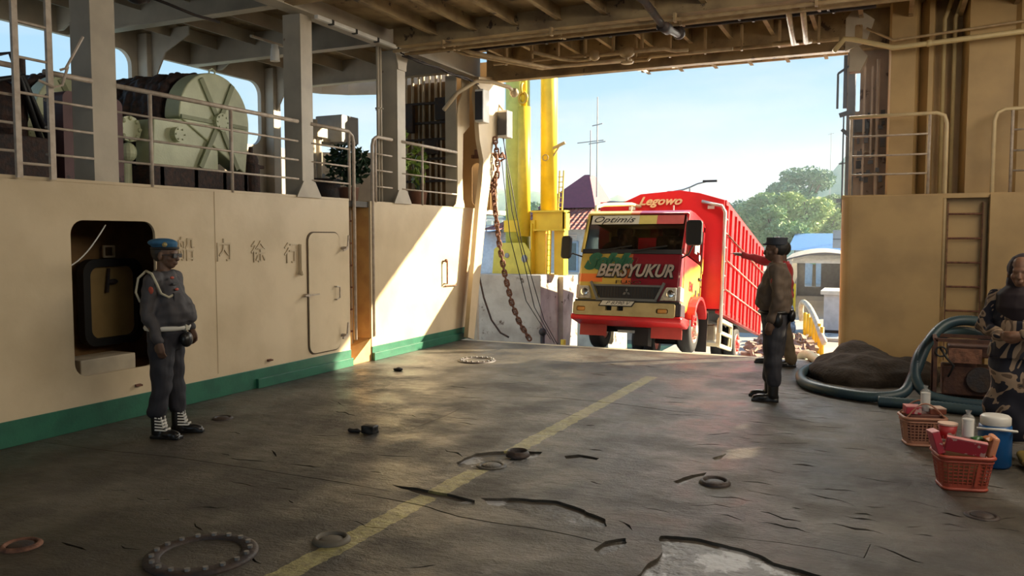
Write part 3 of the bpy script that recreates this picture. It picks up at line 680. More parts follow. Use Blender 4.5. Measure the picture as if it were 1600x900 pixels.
for i in range(2):
    P = [(-5.75+i*.12,10.45,4.44),(-5.65+i*.12,10.55,4.40),(-4.98+i*.12,11.9,4.38),(-4.9+i*.12,12.05,4.42),(-3.6,12.1+i*.1,4.44)]
    tag(B().tube(P, .03, 8).build('diagonal_pipe', pz, None, True), ('left' if i == 0 else 'right')+' one of the two slanting pipes under the port side of the deckhead', 'pipe', 'slanting pipes')
vc = empty('valve_cluster', (-3.9, 11.6, 4.45)); tag(vc, 'cluster of bent pipes and valves hanging under the deckhead above the opening', 'pipe valves')
B().tube([(-.9,-.5,0),(-.7,.1,0),(-.5,.3,0),(-.3,.3,0),(-.2,.1,0),(.1,.1,0),(.4,.1,0),(.9,.1,0),(1.0,.3,0),(1.2,.3,0)], .028, 8).tube([(-.2,.5,0),(.1,.5,0),(.15,.7,0),(.5,.7,0),(.6,.5,0),(1.8,.5,0)], .028, 8).build('pipes', pz, vc, True)
B().ell((-.15,.1,0),(.08,.08,.08)).build('valve', pz, vc, True); B().ell((.35,.1,0),(.12,.08,.08)).cyl((.35,.1,0),(.35,.1,-.14),.02).cyl((.35,.1,-.14),(.35,.1,-.16),.09).build('valve', pz, vc, True)
dp = tag(B().tube([(-2.75,8.6,4.50),(-2.62,9.3,4.46),(-2.55,9.9,4.30),(-2.5,10.5,4.33)], .045, 10).cyl((-2.56,9.85,4.31),(-2.53,10.05,4.30),.07).ell((-2.5,10.5,4.35),.08).build('drain_pipe', darkm, None, True), 'dark flanged pipe crossing the nearer girder at an angle', 'pipe')
for i in range(2):
    P = [(-1.15+i*.16,10.2,4.46),(-1.15+i*.16,10.4,4.40),(-1.25+i*.16,11.9,4.40),(-1.2+i*.16,12.05,4.44),(-1.55+i*.1,12.12+i*.1,4.46)]
    tag(B().tube(P, .035, 8).build('diagonal_pipe', pz, None, True), ('left' if i == 0 else 'right')+' one of the paired bent pipes near the starboard end of the deckhead', 'pipe', 'paired bent pipes')
ls = empty('strip_light', (XL+.16, 9.2, 4.47)); tag(ls, 'long white strip light on the edge girder between the two middle columns', 'light fitting')
B().box(-.03,.03,-1.0,1.0,-.05,0).build('housing', white, ls, bevel=.008)
for yy in (-.7,-.2,.3,.8): B().box(-.035,.035,yy-.02,yy+.02,-.06,.0).build('clip', black, ls)
ls = empty('ceiling_lamp', (-8.3, 9.6, 4.58)); tag(ls, 'bulkhead lamp hanging under the side deckhead above the pipe stand', 'lamp')
B().cyl((0,0,0),(0,0,-.06),.05).cyl((0,0,-.06),(0,0,-.24),.06,.07).build('cage', white, ls)
B().bar((0,-.5,.02),(0,.4,.02),.03).build('arm', creamg, ls)
ls = empty('ceiling_lamp', (-8.0, 6.9, 4.58)); tag(ls, 'dark lamp tangled in cables under the side deckhead, left of the second column', 'lamp')
blob('cage', B().ell((0,0,-.06),(.10,.14,.07)).ell((0,.1,-.04),(.05,.12,.05)), darkm, ls, .015, 2)
B().tube([(0,.1,0),(.05,.4,-.03),(.1,.8,-.08),(.2,1.1,-.1)], .018, 6).build('cable', darkm, ls, True)
# cable bunch along the forward edge girder
b = B()
for q in range(5): b.tube([(XL+.10+.03*q, 10.2+.45*i, 4.42-.05*abs(math.sin(i*1.3+q))-.01*q) for i in range(6)], .012, 6)
tag(b.build('cable_bunch', darkm, None, True), 'sagging bunch of dark cables along the edge girder near the opening', 'cables')
tag(B().tube([(-6.75,11.9,3.85),(-6.6,12.1,4.15),(-6.35,12.3,4.36),(-6.15,12.5,4.36),(-5.95,12.75,4.3),(-5.9,12.85,4.22)], .035, 10).ell((-5.9,12.85,4.22),(.08,.06,.08)).build('curved_pipe', cream, None, True), 'curved cream pipe arching at the top left corner of the opening', 'pipe')

# ------------------------------------------------------------------ starboard side
YR = 12.1
b = B(); arc = [(-.46-.14*math.sin(R(a)), YR+.14-.14*math.cos(R(a))) for a in range(0, 91, 15)]
b.prism([(.64,YR),(.64,YR+.5),(-.60,YR+.6)]+arc[::-1], 'z', 0, 2.30)
wr = struct(b.build('wall_right', ochre, bevel=.004))
struct(B().box(.6,3.3,YR,YR+.5,-.3,0).build('floor_right_recess', deckm))
struct(B().box(1.18, 3.3, YR, YR+.06, 0, 2.30).box(.60,1.22,YR+.20,YR+.24,0,2.30).box(1.18,1.22,YR+.06,YR+.24,0,2.30).build('wall_right_panel', ochre))
struct(B().box(-.6,3.3,YR+.05,YR+1.6,2.26,2.32).build('floor_right_ledge', ochre))
b = B(); b.box(.64,.70,YR+.14,YR+.20,.9,2.2); b.box(1.10,1.16,YR+.14,YR+.20,.9,2.2)
struct(b.build('trim_3', ochre))
struct(B().box(-.46,-.34,YR-.012,YR,0,.10).build('baseboard_right', green))
lad = empty('recess_ladder', (.91, YR+.12, 0)); tag(lad, 'rusty rung ladder in the dim recess of the starboard wall', 'ladder')
for yy in (-.20, .20): B().bar((yy,0,.1),(yy,0,2.2), .03, .012).build('rail', rustm, lad)
for k in range(6): B().cyl((-.2,0,.45+.32*k),(.2,0,.45+.32*k), .014, seg=8).build('rung', rustm, lad)
# upper corrugated bulkhead
prof = [(-.06,13.2),(-.06,12.78),(-.03,12.70),(.28,12.70),(.34,12.95),(.44,12.72),(.50,12.72),(.53,13.0),(.86,13.0),(.92,12.62),(1.45,12.62),(1.50,12.55),(3.3,12.55)]
b = B(); b.prism(prof+[(3.3,13.3),(.0,13.3)], 'z', 2.32, 5.02); struct(b.build('wall_right_upper', ochre))
hull('wall_right_side', [(3.3,-9),(3.3,13.3)], 0, 5.05, [(u_of(9.92),u_of(10.34),2.45,2.61,.02),(u_of(11.05),u_of(11.35),2.58,2.66,.02),(u_of(11.95),u_of(12.15),2.56,2.64,.02),(u_of(12.25),u_of(12.45),3.2,3.27,.02),(u_of(1),u_of(4.5),3.2,4.5,.2),(u_of(-4),u_of(-.5),3.2,4.5,.2)], ochre)  # small forward slots added out of view to drop sun patches on deck
for i, (x, lb) in enumerate(((.63,'left one of two pale vertical pipes on the starboard upper wall'), (.76,'right one of two pale vertical pipes on the starboard upper wall'))):
    tag(B().tube([(x,12.88,2.34),(x,12.88,4.75),(x+.05,12.8,4.9),(x+.08,12.75,5.0)], .028, 10).build('wall_pipe', mat('wall_pipe_paint', (.56,.44,.22), .5), None, True), lb, 'pipe', 'vertical pipes on the starboard wall')
hpz = tag(B().tube([(-.75,12.2,4.30),(-.62,12.2,4.46),(-.5,12.2,4.44),(.0,12.2,4.28),(.5,12.2,4.30),(3.2,12.2,4.42)], .035, 10).ell((.42,12.2,4.30),(.05,.045,.045)).bar((.42,12.2,4.3),(.42,12.5,4.32),.02).build('cross_pipe', mat('pale_pipe', (.60,.47,.24), .45), None, True), 'thick ochre pipe crossing the starboard wall below the deckhead', 'pipe')
tag(B().tube([(-.35,12.4,4.62),(0,12.4,4.42),(3.2,12.4,4.62)], .018, 8).build('thin_cross_pipe', pz, None, True), 'thin pipe just above the thick pipe on the starboard wall', 'pipe')
def rail_r(x0, x1, ends, lb):
    r = empty('guard_rail', (x0, YR+.08, 2.32)); tag(r, lb, 'guard rail', 'guard rails on the starboard ledge'); L = x1-x0; zt = 1.06
    t = [(0,0,zt)] if ends[0] is None else [(0,0,ends[0]),(0,0,zt-.14),(.03,0,zt-.04),(.12,0,zt)]
    t += [(L,0,zt)] if ends[1] is None else [(L-.12,0,zt),(L-.03,0,zt-.04),(L,0,zt-.14),(L,0,ends[1])]
    B().tube(t, .026, 8).build('top_rail', mat('rail_ochre', (.66,.52,.30), .4), r, True)
    xs = (.03, L-.20) if ends[1] is not None else (.20, L-.05)
    for f in (.26,.5,.75): B().cyl((xs[0],0,zt*f),(xs[1],0,zt*f), .013, seg=8).build('mid_rail', railm, r, True)
    for x in xs: B().cyl((x,0,0),(x,0,zt), .02, seg=8).build('stanchion', railm, r, True)
rail_r(-.53, .66, (None, -1.5), 'guard rail above the ochre wall, next to the bow opening')
rail_r(1.20, 2.6, (-1.2, None), 'guard rail at the right picture edge, with rounded end')
# far starboard bow structure seen over the ledge
sbm = mat('bow_panel_pink', (.42,.33,.27), .6, c2=(.34,.27,.22), scale=3, rust=(.12,.08,.07), ra=.60)
struct(plate('wall_right_bow', [[(-.62,2.3),(.3,2.3),(.3,5.0),(-.62,5.0)], rr(-.50,3.62,-.44,4.3,.02)], .06, at_y(13.35), sbm))
struct(B().box(-.60,-.50,13.1,13.2,0,5.0).box(-.58,-.3,13.2,13.3,3.3,3.55).build('wall_right_stem', mat('bow_blue_shade', (.20,.22,.25), .5)))  # bluish shade on the stem plates is put into the colour
sg = empty('bow_door_gear', (-.47, 12.78, 2.0)); tag(sg, 'tangle of dark brackets and rods hanging at the starboard edge of the opening', 'machinery')
B().bar((-.15,0,1.6),(-.15,0,2.35),.05).bar((-.22,0,1.5),(-.05,.0,1.55),.06).bar((-.25,0,1.6),(-.25,0,2.1),.03).bar((-.25,0,2.1),(-.1,0,2.2),.03).bar((-.16,0,.1),(-.16,0,1.5),.02).bar((-.08,0,1.2),(-.18,0,1.3),.05).build('hinge', mat('gear_blue_shade', (.16,.19,.24), .5), sg)  # hinge colour carries the same bluish shade
B().bar((.1,.2,0),(.1,.2,2.3),.03).bar((.2,.2,.9),(.2,.2,2.2),.025).cyl((.28,.2,0),(.28,.2,2.3),.025).bar((.0,.3,1.0),(.35,.3,1.0),.03).build('rods', sbm, sg)
DF = mat('dark_fittings', (.09,.09,.10), .5); rnd = random.Random(4)
for i in range(26):
    x, z = rnd.uniform(0,.36), rnd.uniform(.45,1.5); B().box(x, x+rnd.uniform(.02,.07), .1+.01*i, .16+.01*i, z, z+rnd.uniform(.03,.14)).build('clamp', DF, sg)
B().prism([(-.1,2.1),(.05,2.1),(.14,2.3),(.02,2.45),(-.1,2.4)], 'y', -.1, .1).build('bracket', creamg, sg)
cr2 = tag(plate('corner_bracket', [[(-.62,4.35),(-.35,4.45),(-.25,4.75),(-.5,4.95),(-.62,4.8)], rr(-.50,4.5,-.40,4.7,.02)], .03, at_y(12.5), creamg), 'perforated bracket at the top right corner of the bow opening', 'bracket')

# ------------------------------------------------------------------ deck fittings
def ring_hatch(c, r, label):
    o = empty('deck_manhole', (c.x, c.y, 0)); tag(o, label, 'manhole', 'bolted manholes in the deck')
    B().lathe([(r,0),(r,.012),(r-.02,.020),(r*.72,.020),(r*.70,.006),(r*.70,0)], seg=40, cap=False).build('bolt_ring', darkm, o, True)
    B().lathe([(r*.70,0),(r*.70,.010),(0.001,.012)], seg=40).build('cover', deckm, o)
    for k in range(18):
        a = 2*math.pi*k/18; B().cyl((r*.85*math.cos(a),r*.85*math.sin(a),.018),(r*.85*math.cos(a),r*.85*math.sin(a),.034), .016, seg=6).build('bolt', steelm, o)
    return o
ring_hatch(fz(315,868), .30, 'large bolted manhole ring in the deck at lower left')
ring_hatch(fz(745,564), .27, 'distant bolted manhole ring on the sunny deck near the pale block')
def plug(p, r, m, label, rim=True, h=.02):
    o = empty('deck_socket', (p.x, p.y, 0)); tag(o, label, 'deck fitting', 'round lashing fittings in the deck')
    B().lathe([(r*1.3,0),(r*1.3,h*.3),(r*1.05,h),(r*.95,h*.7),(r*.9,.001)], seg=24, cap=False).build('rim', m, o, True)
    blob('cup', B().ell((0,0,.0),(r*.9,r*.9,.022)), darkm if rim else m, o, .008, 1)
plug(fz(518,845), .085, mat('plug_grey', (.13,.115,.09), .6), 'flat grey round cap beside the yellow line at the bottom', False, .03)
plug(fz(33,853), .085, rustm, 'rusty round socket near the bottom left corner')
plug(fz(809,712), .075, darkm, 'dark round socket on the yellow line inside a worn patch', h=.045)
plug(fz(1117,755), .085, darkm, 'dark round socket right of the worn patches, ringed by pale scuffs', h=.03)
plug(fz(348,654), .075, darkm, 'small dark socket on the deck right of the person in the blue beret')
plug(fz(1478,775)+Vector((.18,-.35,0)), .08, darkm, 'dim round socket on the deck in front of the pink basket', h=.01)
plug(fz(768,728), .09, deckm, 'shallow sunken disc left of the socket on the yellow line', False, .012)
p = fz(572, 676)
tag(blob('rubber_chunk', B().box(p.x-.03,p.x+.10,p.y-.04,p.y+.06,0,.07).ell((p.x-.11,p.y-.02,.015),(.07,.04,.02)), black, None, .008, 2, .01, 20), 'torn black rubber chunk lying on the deck left of the yellow line', 'debris')
p = fz(622, 579)
tag(blob('rubber_scrap', B().ell((p.x,p.y,.02),(.07,.05,.025)), black, None, .008, 1, .01, 20), 'small dark scrap on the deck near the sunlit wall foot', 'debris')
p = fz(1272, 598)
tag(blob('rubber_scrap', B().ell((p.x-.12,p.y+.12,.02),(.06,.04,.03)), black, None, .008, 1, .01, 20), 'small dark scrap at the left bend of the blue hose', 'debris')

# ------------------------------------------------------------------ truck on the ramp
truck = empty('cargo_truck', (-3.93, 14.0, -.26)); truck.rotation_euler = (R(-10.7), 0, 0)
tag(truck, 'red and yellow cargo truck with high red staked body driving up the ramp', 'truck')
bpy.context.view_layer.update()
def paint_split():
    m = bpy.data.materials.new('cab_paint'); m.use_nodes = True; t = m.node_tree; b = t.nodes['Principled BSDF']; L = t.links.new
    b.inputs['Roughness'].default_value = .28; b.inputs['Coat Weight'].default_value = .4
    co = N(t, 'ShaderNodeTexCoord'); s = N(t, 'ShaderNodeSeparateXYZ'); L(co.outputs['Object'], s.inputs[0])
    def ma(op, a, c, c2=None):
        x = N(t, 'ShaderNodeMath', operation=op)
        for i, v in enumerate((a, c, c2)):
            if v is None: continue
            if hasattr(v, 'links'): L(v, x.inputs[i])
            else: x.inputs[i].default_value = v
        return x.outputs[0]
    def mix(f, a, c):
        x = N(t, 'ShaderNodeMixRGB'); L(f, x.inputs[0])
        for i, v in ((1, a), (2, c)):
            if hasattr(v, 'links'): L(v, x.inputs[i])
            else: x.inputs[i].default_value = (*v, 1)
        return x.outputs[0]
    X, Y, Z = s.outputs[0], s.outputs[1], s.outputs[2]
    r = N(t, 'ShaderNodeValToRGB'); r.color_ramp.interpolation = 'CONSTANT'; e = r.color_ramp.elements
    e[0].position = 0; e[0].color = (.60,.44,.10,1); e[1].position = .445; e[1].color = (.62,.17,.06,1)
    q = e.new(.52); q.color = (.22,.014,.028,1)  # front crimson darkened to carry its shade; the side keeps bright red
    mr = ma('ADD', ma('MULTIPLY', X, .5), .5); L(mr, r.inputs[0])
    st = ma('MULTIPLY', ma('LESS_THAN', ma('ABSOLUTE', ma('SUBTRACT', Z, 1.13), 0), .07), ma('LESS_THAN', X, -.45))
    front = mix(st, r.outputs[0], (.78,.20,.05))
    # side: red low, yellow-orange flame upward, pale patch in the middle
    n = N(t, 'ShaderNodeTexNoise'); n.inputs['Scale'].default_value = 1.6; L(co.outputs['Object'], n.inputs[0])
    zz = ma('ADD', ma('ADD', Z, ma('MULTIPLY', Y, -.35)), ma('MULTIPLY', n.outputs[0], .3))
    r2 = N(t, 'ShaderNodeValToRGB'); e = r2.color_ramp.elements
    e[0].position = .45; e[0].color = (.72,.035,.03,1); e[1].position = 1.0; e[1].color = (.50,.02,.03,1)
    for p, c in ((.52, (.85,.30,.05)), (.60, (.80,.52,.15)), (.72,(.85,.62,.12)), (.80,(.80,.40,.06)), (.86,(.55,.02,.03))): q = e.new(p); q.color = (*c, 1)
    L(ma('MULTIPLY', zz, .5), r2.inputs[0])
    side = ma('MULTIPLY', ma('GREATER_THAN', X, .80), ma('GREATER_THAN', Y, -1.0))
    L(mix(side, front, r2.outputs[0]), b.inputs['Base Color']); return m
cabp = paint_split()
red = mat('truck_red', (.62,.018,.022), .35, c2=(.50,.015,.02), scale=2)
redl = mat('truck_red_deep', (.48,.02,.025), .4)
tyre = mat('tyre_rubber', (.022,.022,.023), .75, bump=.3, bscale=60)
glass = mat('windscreen_glass', (.30,.34,.35), .03, trans=1.0, c2=(.30,.34,.35))
cab = B()
prof = [(-1.08,.62),(-1.12,.95),(-1.10,1.25),(-1.05,1.47),(.52,1.47),(.52,.80)]+[(.50*math.cos(R(a))*.98, .36+.50*math.sin(R(a))) for a in range(60, 121, 12)]+[(-.52,.62)]
cab.prism([(-1.08,.62),(-1.12,.95),(-1.10,1.25),(-1.03,1.60),(.55,1.60),(.55,.86),(.44,.78),(.24,.93),(0,.97),(-.24,.93),(-.42,.80),(-.52,.62)], 'x', -.885, .885)
cab_o = cab.build('cab_body', cabp, truck, bevel=.05)
b = B()
for s_ in (-1, 1):
    b.prism([(-1.03,1.58),(-.93,1.58),(-.70,2.30),(-.78,2.30)], 'x', s_*.875-.03, s_*.875+.03)
    b.prism([(.42,1.45),(.55,1.45),(.55,2.32),(.42,2.32)], 'x', s_*.87-.03, s_*.87+.03)
    b.box(s_*.87-.03, s_*.87+.03, -.75, .55, 2.20, 2.34)
b.prism([(-.80,2.28),(-.80,2.31),(-.66,2.38),(-.3,2.41),(.4,2.41),(.55,2.36),(.55,2.28)], 'x', -.89, .89)
b.box(-.89,.89,.50,.55,1.45,1.8).box(-.89,-.45,.50,.55,1.45,2.4).box(.45,.89,.50,.55,1.45,2.4).box(-.89,.89,.50,.55,2.12,2.4)
b.build('cab_roof', cabp, truck, bevel=.03)
ws = B().prism([(-1.005,1.60),(-.990,1.60),(-.755,2.29),(-.77,2.29)], 'x', -.845, .845).build('windscreen', glass, truck)
B().box(.876,.886,-.90,.42,1.60,2.2).build('side_window', glass, truck); B().box(-.886,-.876,-.90,.42,1.60,2.2).build('side_window', glass, truck)
TS = Matrix.Translation((0,-1.01,1.60)) @ Matrix.Rotation(R(-18.3), 4, 'X')     # windscreen plane frame (local z up the glass)
sk = mat('sticker_bands', (.62,.60,.50), .5)
B().box(-.80,.05,-.012,-.004,.53,.70,TS).build('visor_band', sk, truck); B().box(.05,.36,-.012,-.004,.53,.70,TS).build('visor_band', mat('band_yellow',(.60,.50,.14),.5), truck)
B().box(.36,.82,-.012,-.004,.53,.70,TS).build('visor_band', mat('band_red',(.55,.10,.09),.5), truck)
text('visor_lettering', 'Optimis', .17, TS @ Matrix.Translation((-.42,-.014,.615)) @ Matrix.Rotation(R(90),4,'X'), black, truck, ext=.002, shear=.45, sx=1.35)
B().box(-.86,.86,-.03,0,-.05,.03,TS).build('wiper_cowl', black, truck)
b = B()
for x in (-.55,.05): b.bar(TS @ Vector((x,-.03,.0)), TS @ Vector((x+.55,-.03,.10)), .02)
b.build('wiper', black, truck)
b = B(); b.box(-.82,.82,-.95,-.55,1.45,1.56).ell((-.5,-.55,1.66),(.2,.06,.19)); b.build('dashboard', black, truck, bevel=.03)
b = B()
for x in (-.45,.4): b.box(x-.25,x+.25,-.05,.1,1.3,2.05).box(x-.15,x+.15,-.02,.08,2.05,2.2)
b.build('seat', black, truck, bevel=.04)
# front lettering
FM = lambda x, z: Matrix.Translation((x, -1.135, z)) @ MY
FR = Matrix.Translation((0,-1.110,1.20)) @ Matrix.Rotation(R(-7),4,'X')
def front_text(nm, s, size, x, z, m, dy=0, **k): return text(nm, s, size, FR @ Matrix.Translation((x,-.016-dy,z)) @ Matrix.Rotation(R(90),4,'X'), m, truck, **k)
gs = mat('script_green', (.02,.12,.075), .5)
front_text('script_outline', 'Selalu', .34, -.36, .20, gs, ext=.002, shear=.45, sx=1.05, offs=.036)
front_text('script_lettering', 'Selalu', .34, -.36, .20, mat('script_green_light',(.02,.11,.06),.5), .004, ext=.002, shear=.45, sx=1.0, offs=.002)
front_text('lettering_shadow', 'BERSYUKUR', .30, .10, .04, black, .004, ext=.002, shear=.35, offs=.022, sx=.80)
front_text('front_lettering', 'BERSYUKUR', .30, .10, .05, mat('letter_grey', (.36,.32,.29), .6), .010, ext=.003, shear=.35, offs=.008, sx=.80)
front_text('badge_lettering', 'FUSO', .085, .02, -.245, chrome, ext=.003, sx=2.2)
# grille
gb = B(); gb.prism([(-.66,1.06-.32),(.66,.74),(.60,.66),(-.60,.66)], 'y', -1.17, -1.10)
b = B(); b.prism([(-.56,.86),(.56,.86),(.46,.66),(-.46,.66)], 'y', -1.135, -1.10); b.build('grille', mat('grille_black', (.02,.02,.022), .4), truck)
b = B()
for x in [-.5+.05*i for i in range(21)]: b.box(x-.004,x+.004,-1.142,-1.13,.68,.85)
b.build('grille_slats', darkm, truck)
gm = mat('grille_grey', (.22,.23,.23), .3, .5)
b = B(); b.bar((-.63,-1.15,.93),(-.50,-1.15,.64),.05,.04).bar((.63,-1.15,.93),(.50,-1.15,.64),.05,.04).bar((-.52,-1.15,.635),(.52,-1.15,.635),.05,.04).bar((-.58,-1.145,.875),(.58,-1.145,.875),.015,.03); b.build('grille_frame', gm, truck)
for a_ in (90, 210, 330): pass
b = B()
for a_ in (90, 210, 330):
    c_, s_ = math.cos(R(a_)), math.sin(R(a_)); p0 = Vector((0,-1.15,.76)); p1 = p0+Vector((c_*.075,0,s_*.075)); q = Vector((-s_,0,c_))*.022; md = (p0+p1)/2
    b.poly([p0,md+q,p1,md-q,p0+Vector((0,.01,0)),md+q+Vector((0,.01,0)),p1+Vector((0,.01,0)),md-q+Vector((0,.01,0))], ((0,1,2,3),(4,5,6,7),(0,1,5,4),(1,2,6,5),(2,3,7,6),(3,0,4,7)))
b.build('emblem', chrome, truck)
B().box(-.90,.90,-1.16,-1.04,.575,.625).build('dark_trim', black, truck, bevel=.01)
lens = mat('lamp_lens', (.55,.52,.45), .12, c2=(.35,.33,.30), scale=20, spec=.8); amber = mat('amber_lens', (.62,.30,.08), .2, c2=(.5,.22,.06))
for s_ in (-1, 1):
    h = B().prism([(s_*.62,.64),(s_*.84,.64),(s_*.84,.86),(s_*.67,.86)] if s_ < 0 else [(.56,.64),(.84,.64),(.84,.86),(.66,.86)], 'y', -1.155, -1.05).build('headlight', lens, truck, bevel=.015)
    B().ell((s_*.74,-1.16,.75),(.07,.012,.07)).build('reflector', chrome, h, True)
    B().box(s_*.87-.03,s_*.87+.03,-1.12,-.88,.64,.88).build('turn_signal', mat('clear_lens',(.6,.5,.45),.15), truck, bevel=.015)
    B().box(s_*.80-.09,s_*.80+.07,-1.10,-1.06,.90,1.08).build('corner_lamp', mat('corner_lens',(.6,.35,.22),.2), truck, bevel=.02)
# bumper
kh = mat('bumper_khaki', (.42,.34,.17), .45, c2=(.34,.27,.13), scale=6, rust=(.12,.07,.03), ra=.72)
bu = plate('bumper', [rr(-.89,.355,.84,.585,.04), rr(-.84,.42,-.68,.50,.03), rr(.53,.42,.73,.50,.03), rr(-.33,.44,-.22,.53,.01), rr(-.13,.44,-.02,.53,.01)], .10, Matrix.Translation((0,-1.17,0)) @ MY, kh, truck)
B().box(-.90,.86,-1.12,-1.10,.38,.56).build('bumper_backing', black, bu)
for x in (-.76,.63): B().box(x-.08,x+.08,-1.20,-1.13,.425,.495).build('fog_lamp', amber, bu, bevel=.015)
B().box(.83,.93,-1.16,-.86,.38,.60).build('bumper_end', mat('bumper_dark',(.05,.035,.045),.4), truck, bevel=.02)
B().box(-.93,-.88,-1.16,-.86,.38,.58).build('bumper_end', black, truck, bevel=.02)
B().prism([(-1.20,.28),(-1.20,.365),(-1.12,.39),(-.55,.39),(-.55,.30),(-.70,.22)], 'x', -.95, .95).build('valance', red, truck, bevel=.03)
b = B()
for z in (.30,.38,.46): b.bar((1.0,-.62,z),(1.0,-.36,z),.03)
b.bar((1.0,-.62,.28),(1.0,-.62,.48),.03).bar((1.0,-.36,.28),(1.0,-.36,.48),.03)
b.build('step_bracket', red, truck)
pl = B().prism([(-.42,.525),(.12,.525),(.17,.60),(-.37,.60)], 'y', -1.255, -1.24).build('licence_plate', mat('plate_white',(.62,.60,.54),.5), truck)
b = B(); b.prism([(-.45,.51),(.13,.51),(.20,.615),(-.38,.615)], 'y', -1.245, -1.23); b.build('plate_frame', black, pl)
text('plate_lettering', 'P 8390 V', .075, Matrix.Translation((-.12,-1.258,.563)) @ MY, black, pl, ext=.001, shear=.5, sx=1.45)
# mud boards and underside
TRUCK_FRONT = ('grille','grille_slats','grille_frame','emblem','dark_trim','headlight','turn_signal','bumper','bumper_end','valance','step_bracket','licence_plate','badge_lettering','corner_lamp')
for x0, x1 in ((-.90,-.42),(.36,.88)): B().box(x0,x1,-.80,-.78,.06,.32).build('mud_flap', mat('flap_red',(.42,.05,.04),.6), truck)
b = B(); b.box(-.38,-.26,-.9,5.6,.42,.60).box(.26,.38,-.9,5.6,.42,.60)
for s_ in (.0,1.2,2.4,3.4,4.6): b.box(-.3,.3,s_,s_+.1,.45,.57)
b.build('chassis', black, truck)
b = B().cyl((-.7,0,.36),(.7,0,.36),.06).ell((0,0,.36),(.16,.12,.12)).box(-.3,.2,-.5,.2,.3,.6).box(.0,.25,-.55,-.3,.05,.35); b.build('front_axle', black, truck)
B().cyl((-.8,3.4,.38),(.8,3.4,.38),.07).ell((0,3.4,.38),(.2,.2,.2)).build('rear_axle', black, truck)
B().box(-.2,.1,-.86,-.80,.24,.28).build('tow_hook', chrome, truck)
for o_ in truck.children:
    n_ = o_.name.split('.')[0]
    if n_ in TRUCK_FRONT: o_.location.z += .10 if n_ == 'badge_lettering' else .13
    if n_ == 'mud_flap': o_.location.z += .11
def wheel(x, s_, side, w, rimm, nm='wheel', two=False):
    r = .39; tz = .39
    o = B(); o.lathe([(r*.55,-w/2),(r*.80,-w/2-.01),(r*.95,-w/2+.01),(r,-w/2+.04),(r,w/2-.04),(r*.95,w/2-.01),(r*.80,w/2+.01),(r*.55,w/2)], seg=40, cap=False)
    o.lathe([(r*.55,-w/2),(r*.52,0),(r*.55,w/2)], seg=40, cap=False)
    t_ = o.build(nm, tyre, truck, True); t_.matrix_local = Matrix.Translation((x, s_, tz)) @ Matrix.Rotation(R(90*side), 4, 'Y')
    d = B(); d.lathe([(r*.57,w/2-.005),(r*.54,w/2+.012),(r*.50,w/2-.02),(r*.42,w/2-.05),(r*.24,w/2-(.00 if not two else .08)),(.10,w/2+.03 if not two else w/2-.06),(.095,w/2+.05),(.001,w/2+.055)], seg=32, cap=False)
    d.lathe([(r*.57,-w/2+.01),(.001,-w/2+.05)], seg=32, cap=False)
    d.build('rim', rimm, t_, True)
    b = B()
    for k in range(10): a = 2*math.pi*k/10; b.cyl((.145*math.cos(a),.145*math.sin(a),w/2-.02),(.145*math.cos(a),.145*math.sin(a),w/2+.03),.014,seg=6)
    b.build('wheel_nuts', rimm, t_)
rimd = mat('rim_dusty', (.48,.38,.30), .5, c2=(.45,.12,.10), scale=5, lo=.5, hi=.55); rimr = mat('rim_red', (.62,.05,.05), .4, c2=(.5,.3,.25), scale=9)
wheel(.80, 0, 1, .22, rimd); wheel(-.80, 0, -1, .22, rimd)
for x in (.98,.72): wheel(x, 3.4, 1, .22, rimr, two=True)
for x in (-.98,-.72): wheel(x, 3.4, -1, .22, rimr, two=True)
for s_ in (-1, 1):
    pts = [(.56*math.cos(R(a)), .42+.56*math.sin(R(a))) for a in range(168, 24, -12)]; inn = [(.50*math.cos(R(a)), .42+.50*math.sin(R(a))) for a in range(24, 169, 12)]
    B().prism(pts+inn, 'x', s_*.80, s_*1.02).build('fender', red, truck, bevel=.01)
    B().box(s_*.95-.12,s_*.95+.08,.50,.53,.05,.75).build('rear_flap', black, truck)
# doors: line, handle, writing
B().box(.884,.892,-.92,-.905,.98,2.2).box(.884,.892,.405,.42,.98,2.2).build('door_gap', darkm, truck)
B().box(.886,.915,.20,.36,1.30,1.345).build('door_handle', black, truck, bevel=.008)
SM = Matrix(((0,0,1,0),(1,0,0,0),(0,1,0,0),(0,0,0,1)))
for i, (s_, z, sz, t_) in enumerate(((-.35,1.10,.22,'EN'),(.05,1.02,.20,'Jl'),(.30,1.04,.10,'02'))):
    text('door_lettering', t_, sz, Matrix.Translation((.893,s_,z)) @ SM, (red if i == 0 else darkm), truck, ext=.002, offs=.006)
b = B().box(.890,.896,-.2,-.05,1.72,1.95).box(.890,.896,.0,.16,1.78,1.98).ell((.892,.22,1.7),(.004,.06,.06)); b.build('window_stickers', white, truck)
# mirrors
for s_ in (-1, 1):
    mi = B().prism([(a, b_) for a, b_ in rr(s_*1.07-.13 if s_ < 0 else .95, 1.68, s_*1.07+.13 if s_ < 0 else 1.21, 2.10, .06)] if s_ > 0 else rr(-1.20, 1.44, -1.02, 1.84, .06), 'y', -1.22, -1.14).build('mirror', black, truck, bevel=.02)
    z0 = 1.74 if s_ > 0 else 1.50
    B().tube([(s_*.86,-1.02,1.50),(s_*1.0,-1.15,1.54),(s_*1.08,-1.17,z0-.02),(s_*1.08,-1.17,z0+.04)], .014, 8).build('mirror_arm', black, truck, True)
